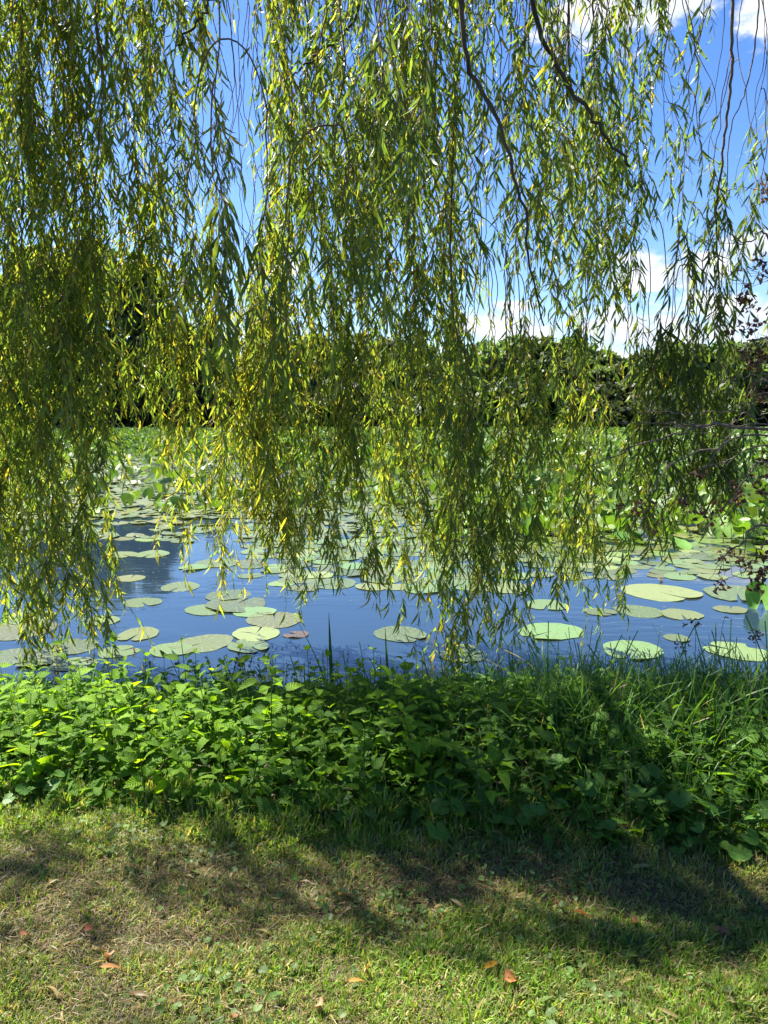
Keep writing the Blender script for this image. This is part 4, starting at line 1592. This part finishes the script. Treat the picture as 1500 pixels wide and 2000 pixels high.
# ------------------------------------------------------------------ withered shrub leaning in from the right
shrub_o = np.array((2.75, 4.6, -.33))
dsh = thing("withered_shrub", "dying shrub with pale bare branches and shrivelled brown leaves at the right edge", "shrub", tuple(shrub_o))
bpaths = [
    ([(1640, 1150), (1560, 860), (1500, 829), (1400, 833), (1300, 826), (1207, 824)], 4.6, 4, 1.2),
    ([(1640, 1180), (1560, 880), (1480, 840), (1390, 832), (1340, 842), (1270, 862), (1200, 890), (1147, 910)], 4.5, 6, 1.6),
    ([(1640, 1190), (1560, 900), (1480, 850), (1390, 878), (1320, 900), (1282, 948), (1262, 982)], 4.4, 5, 1.4),
    ([(1640, 1210), (1580, 1080), (1500, 1025), (1452, 1052), (1425, 1078), (1404, 1102), (1408, 1140)], 4.2, 6, 1.6),
    ([(1640, 1220), (1580, 1120), (1500, 1060), (1470, 1098), (1448, 1122)], 4.2, 5, 1.6),
    ([(1640, 1160), (1580, 700), (1500, 466), (1470, 470), (1438, 481)], 4.6, 5, 1.5),
    ([(1640, 1160), (1570, 740), (1500, 664), (1465, 671), (1445, 690)], 4.5, 5, 2),
    ([(1640, 1170), (1560, 800), (1500, 742), (1470, 760), (1440, 828)], 4.5, 4, 1.5),
    ([(1640, 1170), (1550, 790), (1490, 772), (1455, 800), (1410, 870), (1385, 905)], 4.6, 4, 1.3),
    ([(1640, 1160), (1550, 760), (1490, 738), (1430, 738), (1412, 744)], 4.7, 3, 1.2),
    ([(1640, 1180), (1560, 960), (1490, 905), (1440, 960), (1400, 1005), (1372, 1040)], 4.4, 4, 1.2),
    ([(1640, 1160), (1570, 620), (1495, 540), (1460, 560), (1445, 580)], 4.6, 3, 1.0),
    ([(1640, 1160), (1580, 560), (1500, 380), (1492, 376)], 4.6, 3, 1.2),
    ([(1600, 1000), (1500, 870), (1420, 900), (1340, 930), (1290, 985), (1245, 990)], 4.5, 3, 1.0),
    ([(1600, 900), (1480, 815), (1330, 806), (1243, 806)], 4.7, 2.2, .9),
]
tips = []
for pts, Yd, r0, r1 in bpaths:
    P = spline(px_path(pts, Yd), 30)
    P = np.concatenate([(shrub_o + rng.normal(0, .05, 3) * np.array((1, 1, 0)))[None], P])
    P[2:] += rng.normal(0, .010, (29, 3))
    g = Geo()
    g.tubes(P - shrub_o, (np.linspace(r0 * .62, r1 * .5, 31) * rng.uniform(.8, 1.2, 31))[None] * Yd / FPX, 5)
    for k in range(12):
        i = rng.integers(10, 29)
        d = unit(unit(P[i + 1] - P[i]) + rng.normal(0, .6, 3))
        l = rng.uniform(.06, .25)
        s = np.linspace(0, 1, 5)[:, None]
        Q = P[i] + d * l * s + rng.normal(0, .006, (5, 3)) * s
        g.tubes(Q - shrub_o, np.linspace(.0022, .001, 5)[None], 3)
    g.build("branch", M_DEADWOOD, dsh)
CR = [leaf_tm(5, .34, OV, 2.2, .5, 0, 3, .9), leaf_tm(5, .30, OV, 1.5, .9, 0, 3, -.8)]
for (px, py, n) in [(1495, 372, 16), (1485, 505, 16), (1496, 535, 12), (1452, 572, 16), (1464, 592, 18), (1478, 632, 16), (1440, 640, 12), (1492, 690, 16), (1478, 716, 16), (1455, 690, 8),
                    (1425, 1082, 22), (1408, 1140, 16), (1490, 1118, 26), (1478, 1140, 20), (1492, 1085, 20), (1460, 1100, 12), (1260, 975, 10), (1242, 990, 8), (1372, 1002, 14), (1396, 1016, 12), (1368, 930, 14),
                    (1330, 985, 12), (1480, 960, 16), (1440, 950, 10), (1250, 1005, 8), (1490, 770, 14), (1400, 990, 10), (1445, 975, 12), (1285, 1030, 8), (1210, 985, 8), (1496, 905, 12), (1470, 930, 12)]:
    Yd = 4.45
    c = at(px, py, Yd) - shrub_o
    g = Geo()
    pos = c + rng.normal(0, .022, (n, 3))
    n = int(n * .95)
    pos = c + rng.normal(0, .026, (n, 3))
    col = np.array((.085, .046, .028)) * rng.uniform(.5, 2.2, (n, 1))
    for i in range(2):
        k = len(pos[i::2])
        g.inst(CR[i], frames(rnd_dir(k, -1, .2), rnd_dir(k)), pos[i::2], col[i::2], rng.uniform(.026, .05, k))
    g.tubes(np.stack([c + np.array((0, 0, .05)), c + np.array((.01, 0, .02)), c]), np.array([[.0015, .0012, .001]]), 3, (.08, .06, .045))
    g.build("withered_leaves", M_DRY, dsh)


# ------------------------------------------------------------------ fallen leaves
def fallen(px, py, L, tint, label, tmpl, z=.022, az=None, base_z=0.0):
    p = on_level(px, py, base_z + z)
    g = Geo()
    a = rng.random() * 6.28 if az is None else az
    d = np.array([(math.cos(a), math.sin(a), .12)])
    g.inst(tmpl, frames(d, np.array([(rng.normal() * .3, -.3, 1)])), np.zeros((1, 3)), np.array([tint]) * .72, np.array([L * .85]))
    st = np.array([(0, 0, 0), -d[0] * L * .15, -d[0] * L * .28 + np.array((0, 0, -.004))])
    g.tubes(st, np.array([[.0012, .001, .0008]]), 3, np.array(tint) * .6)
    o = g.build("fallen_leaf", M_DRY)
    o.location = p
    tag(o, label, "leaf")


FW = leaf_tm(8, .12, OV, 1.0, .4, 0, 3, .6)
FB = leaf_tm(8, .32, OV, 1.6, .5, .06, 3, .7)
FC = leaf_tm(8, .26, OV, 2.6, .6, 0, 3, 1.0)
for px, py, L, t, lab, tm, az_ in [
    (945, 1890, .085, (.50, .27, .02), "bright yellow narrow leaf lying slantwise on the sunny lawn", FW, .5),
    (985, 1912, .075, (.42, .17, .06), "curled orange brown leaf lying below the yellow narrow one", FB, .2),
    (1092, 1765, .05, (.42, .19, .10), "upright pinkish brown curled leaf on the dark lawn", FC, 1.2),
    (1120, 1778, .08, (.38, .14, .02), "orange narrow leaf lying beside the upright curled one", FW, -.4),
    (1235, 1798, .05, (.32, .13, .06), "small rusty leaf lying in the shade at the right of the orange pair", FB, .1),
    (660, 1746, .035, (.55, .30, .05), "small light orange leaf lying on the brown patch in the middle", FB, .1),
    (1428, 1826, .09, (.22, .11, .06), "long brown curled leaf standing in the shaded lawn at the right", FW, 2.2),
    (1425, 1955, .055, (.46, .34, .20), "pale tan curled leaf near the lower right corner", FC, .1),
    (215, 1866, .06, (.45, .24, .12), "tan leaf with a stalk lying on the green lawn at the left", FC, 1.9),
    (195, 1888, .08, (.35, .18, .06), "narrow brown leaf lying just below the tan leaf at the left", FW, .1),
    (165, 1816, .05, (.26, .09, .05), "reddish brown leaf lying in the grass above the tan one", FB, .6),
    (680, 1916, .065, (.50, .27, .06), "ochre narrow leaf lying left of the sunny patch", FW, .2),
    (712, 1898, .05, (.42, .25, .08), "ochre leaf tip pointing up beside the ochre narrow leaf", FW, 1.4),
    (455, 1988, .04, (.40, .20, .10), "small tan leaf cut by the lower edge of the picture", FB, 1.4),
    (40, 1828, .05, (.28, .11, .05), "rust coloured leaf lying in the grass near the left edge", FB, 1.0),
    (630, 1962, .06, (.38, .26, .14), "pale curled leaf lying low in the middle foreground", FC, 2.4)]:
    fallen(px, py, L, t, lab, tm, .028, az_)
for px, py, L, t, lab, tm, az_ in [
    (55, 1277, .12, (.16, .09, .06), "curled dead brown leaf lying on the lily pads at the left edge", FC, .4),
    (258, 1268, .07, (.26, .15, .09), "shrivelled brown scrap on the rim of the green pad", FC, 1.0),
    (1285, 1132, .16, (.42, .30, .16), "crumpled tan leaf lying on the pads in front of the right bed", FC, .2),
    (1270, 1035, .22, (.42, .30, .18), "large crumpled tan leaf among the raised lily leaves", FC, .1),
    (172, 1292, .06, (.12, .08, .06), "small dark scrap standing on the tattered pad", FW, 1.5)]:
    fallen(px, py, L, t, lab, tm, .03, az_, WZ)
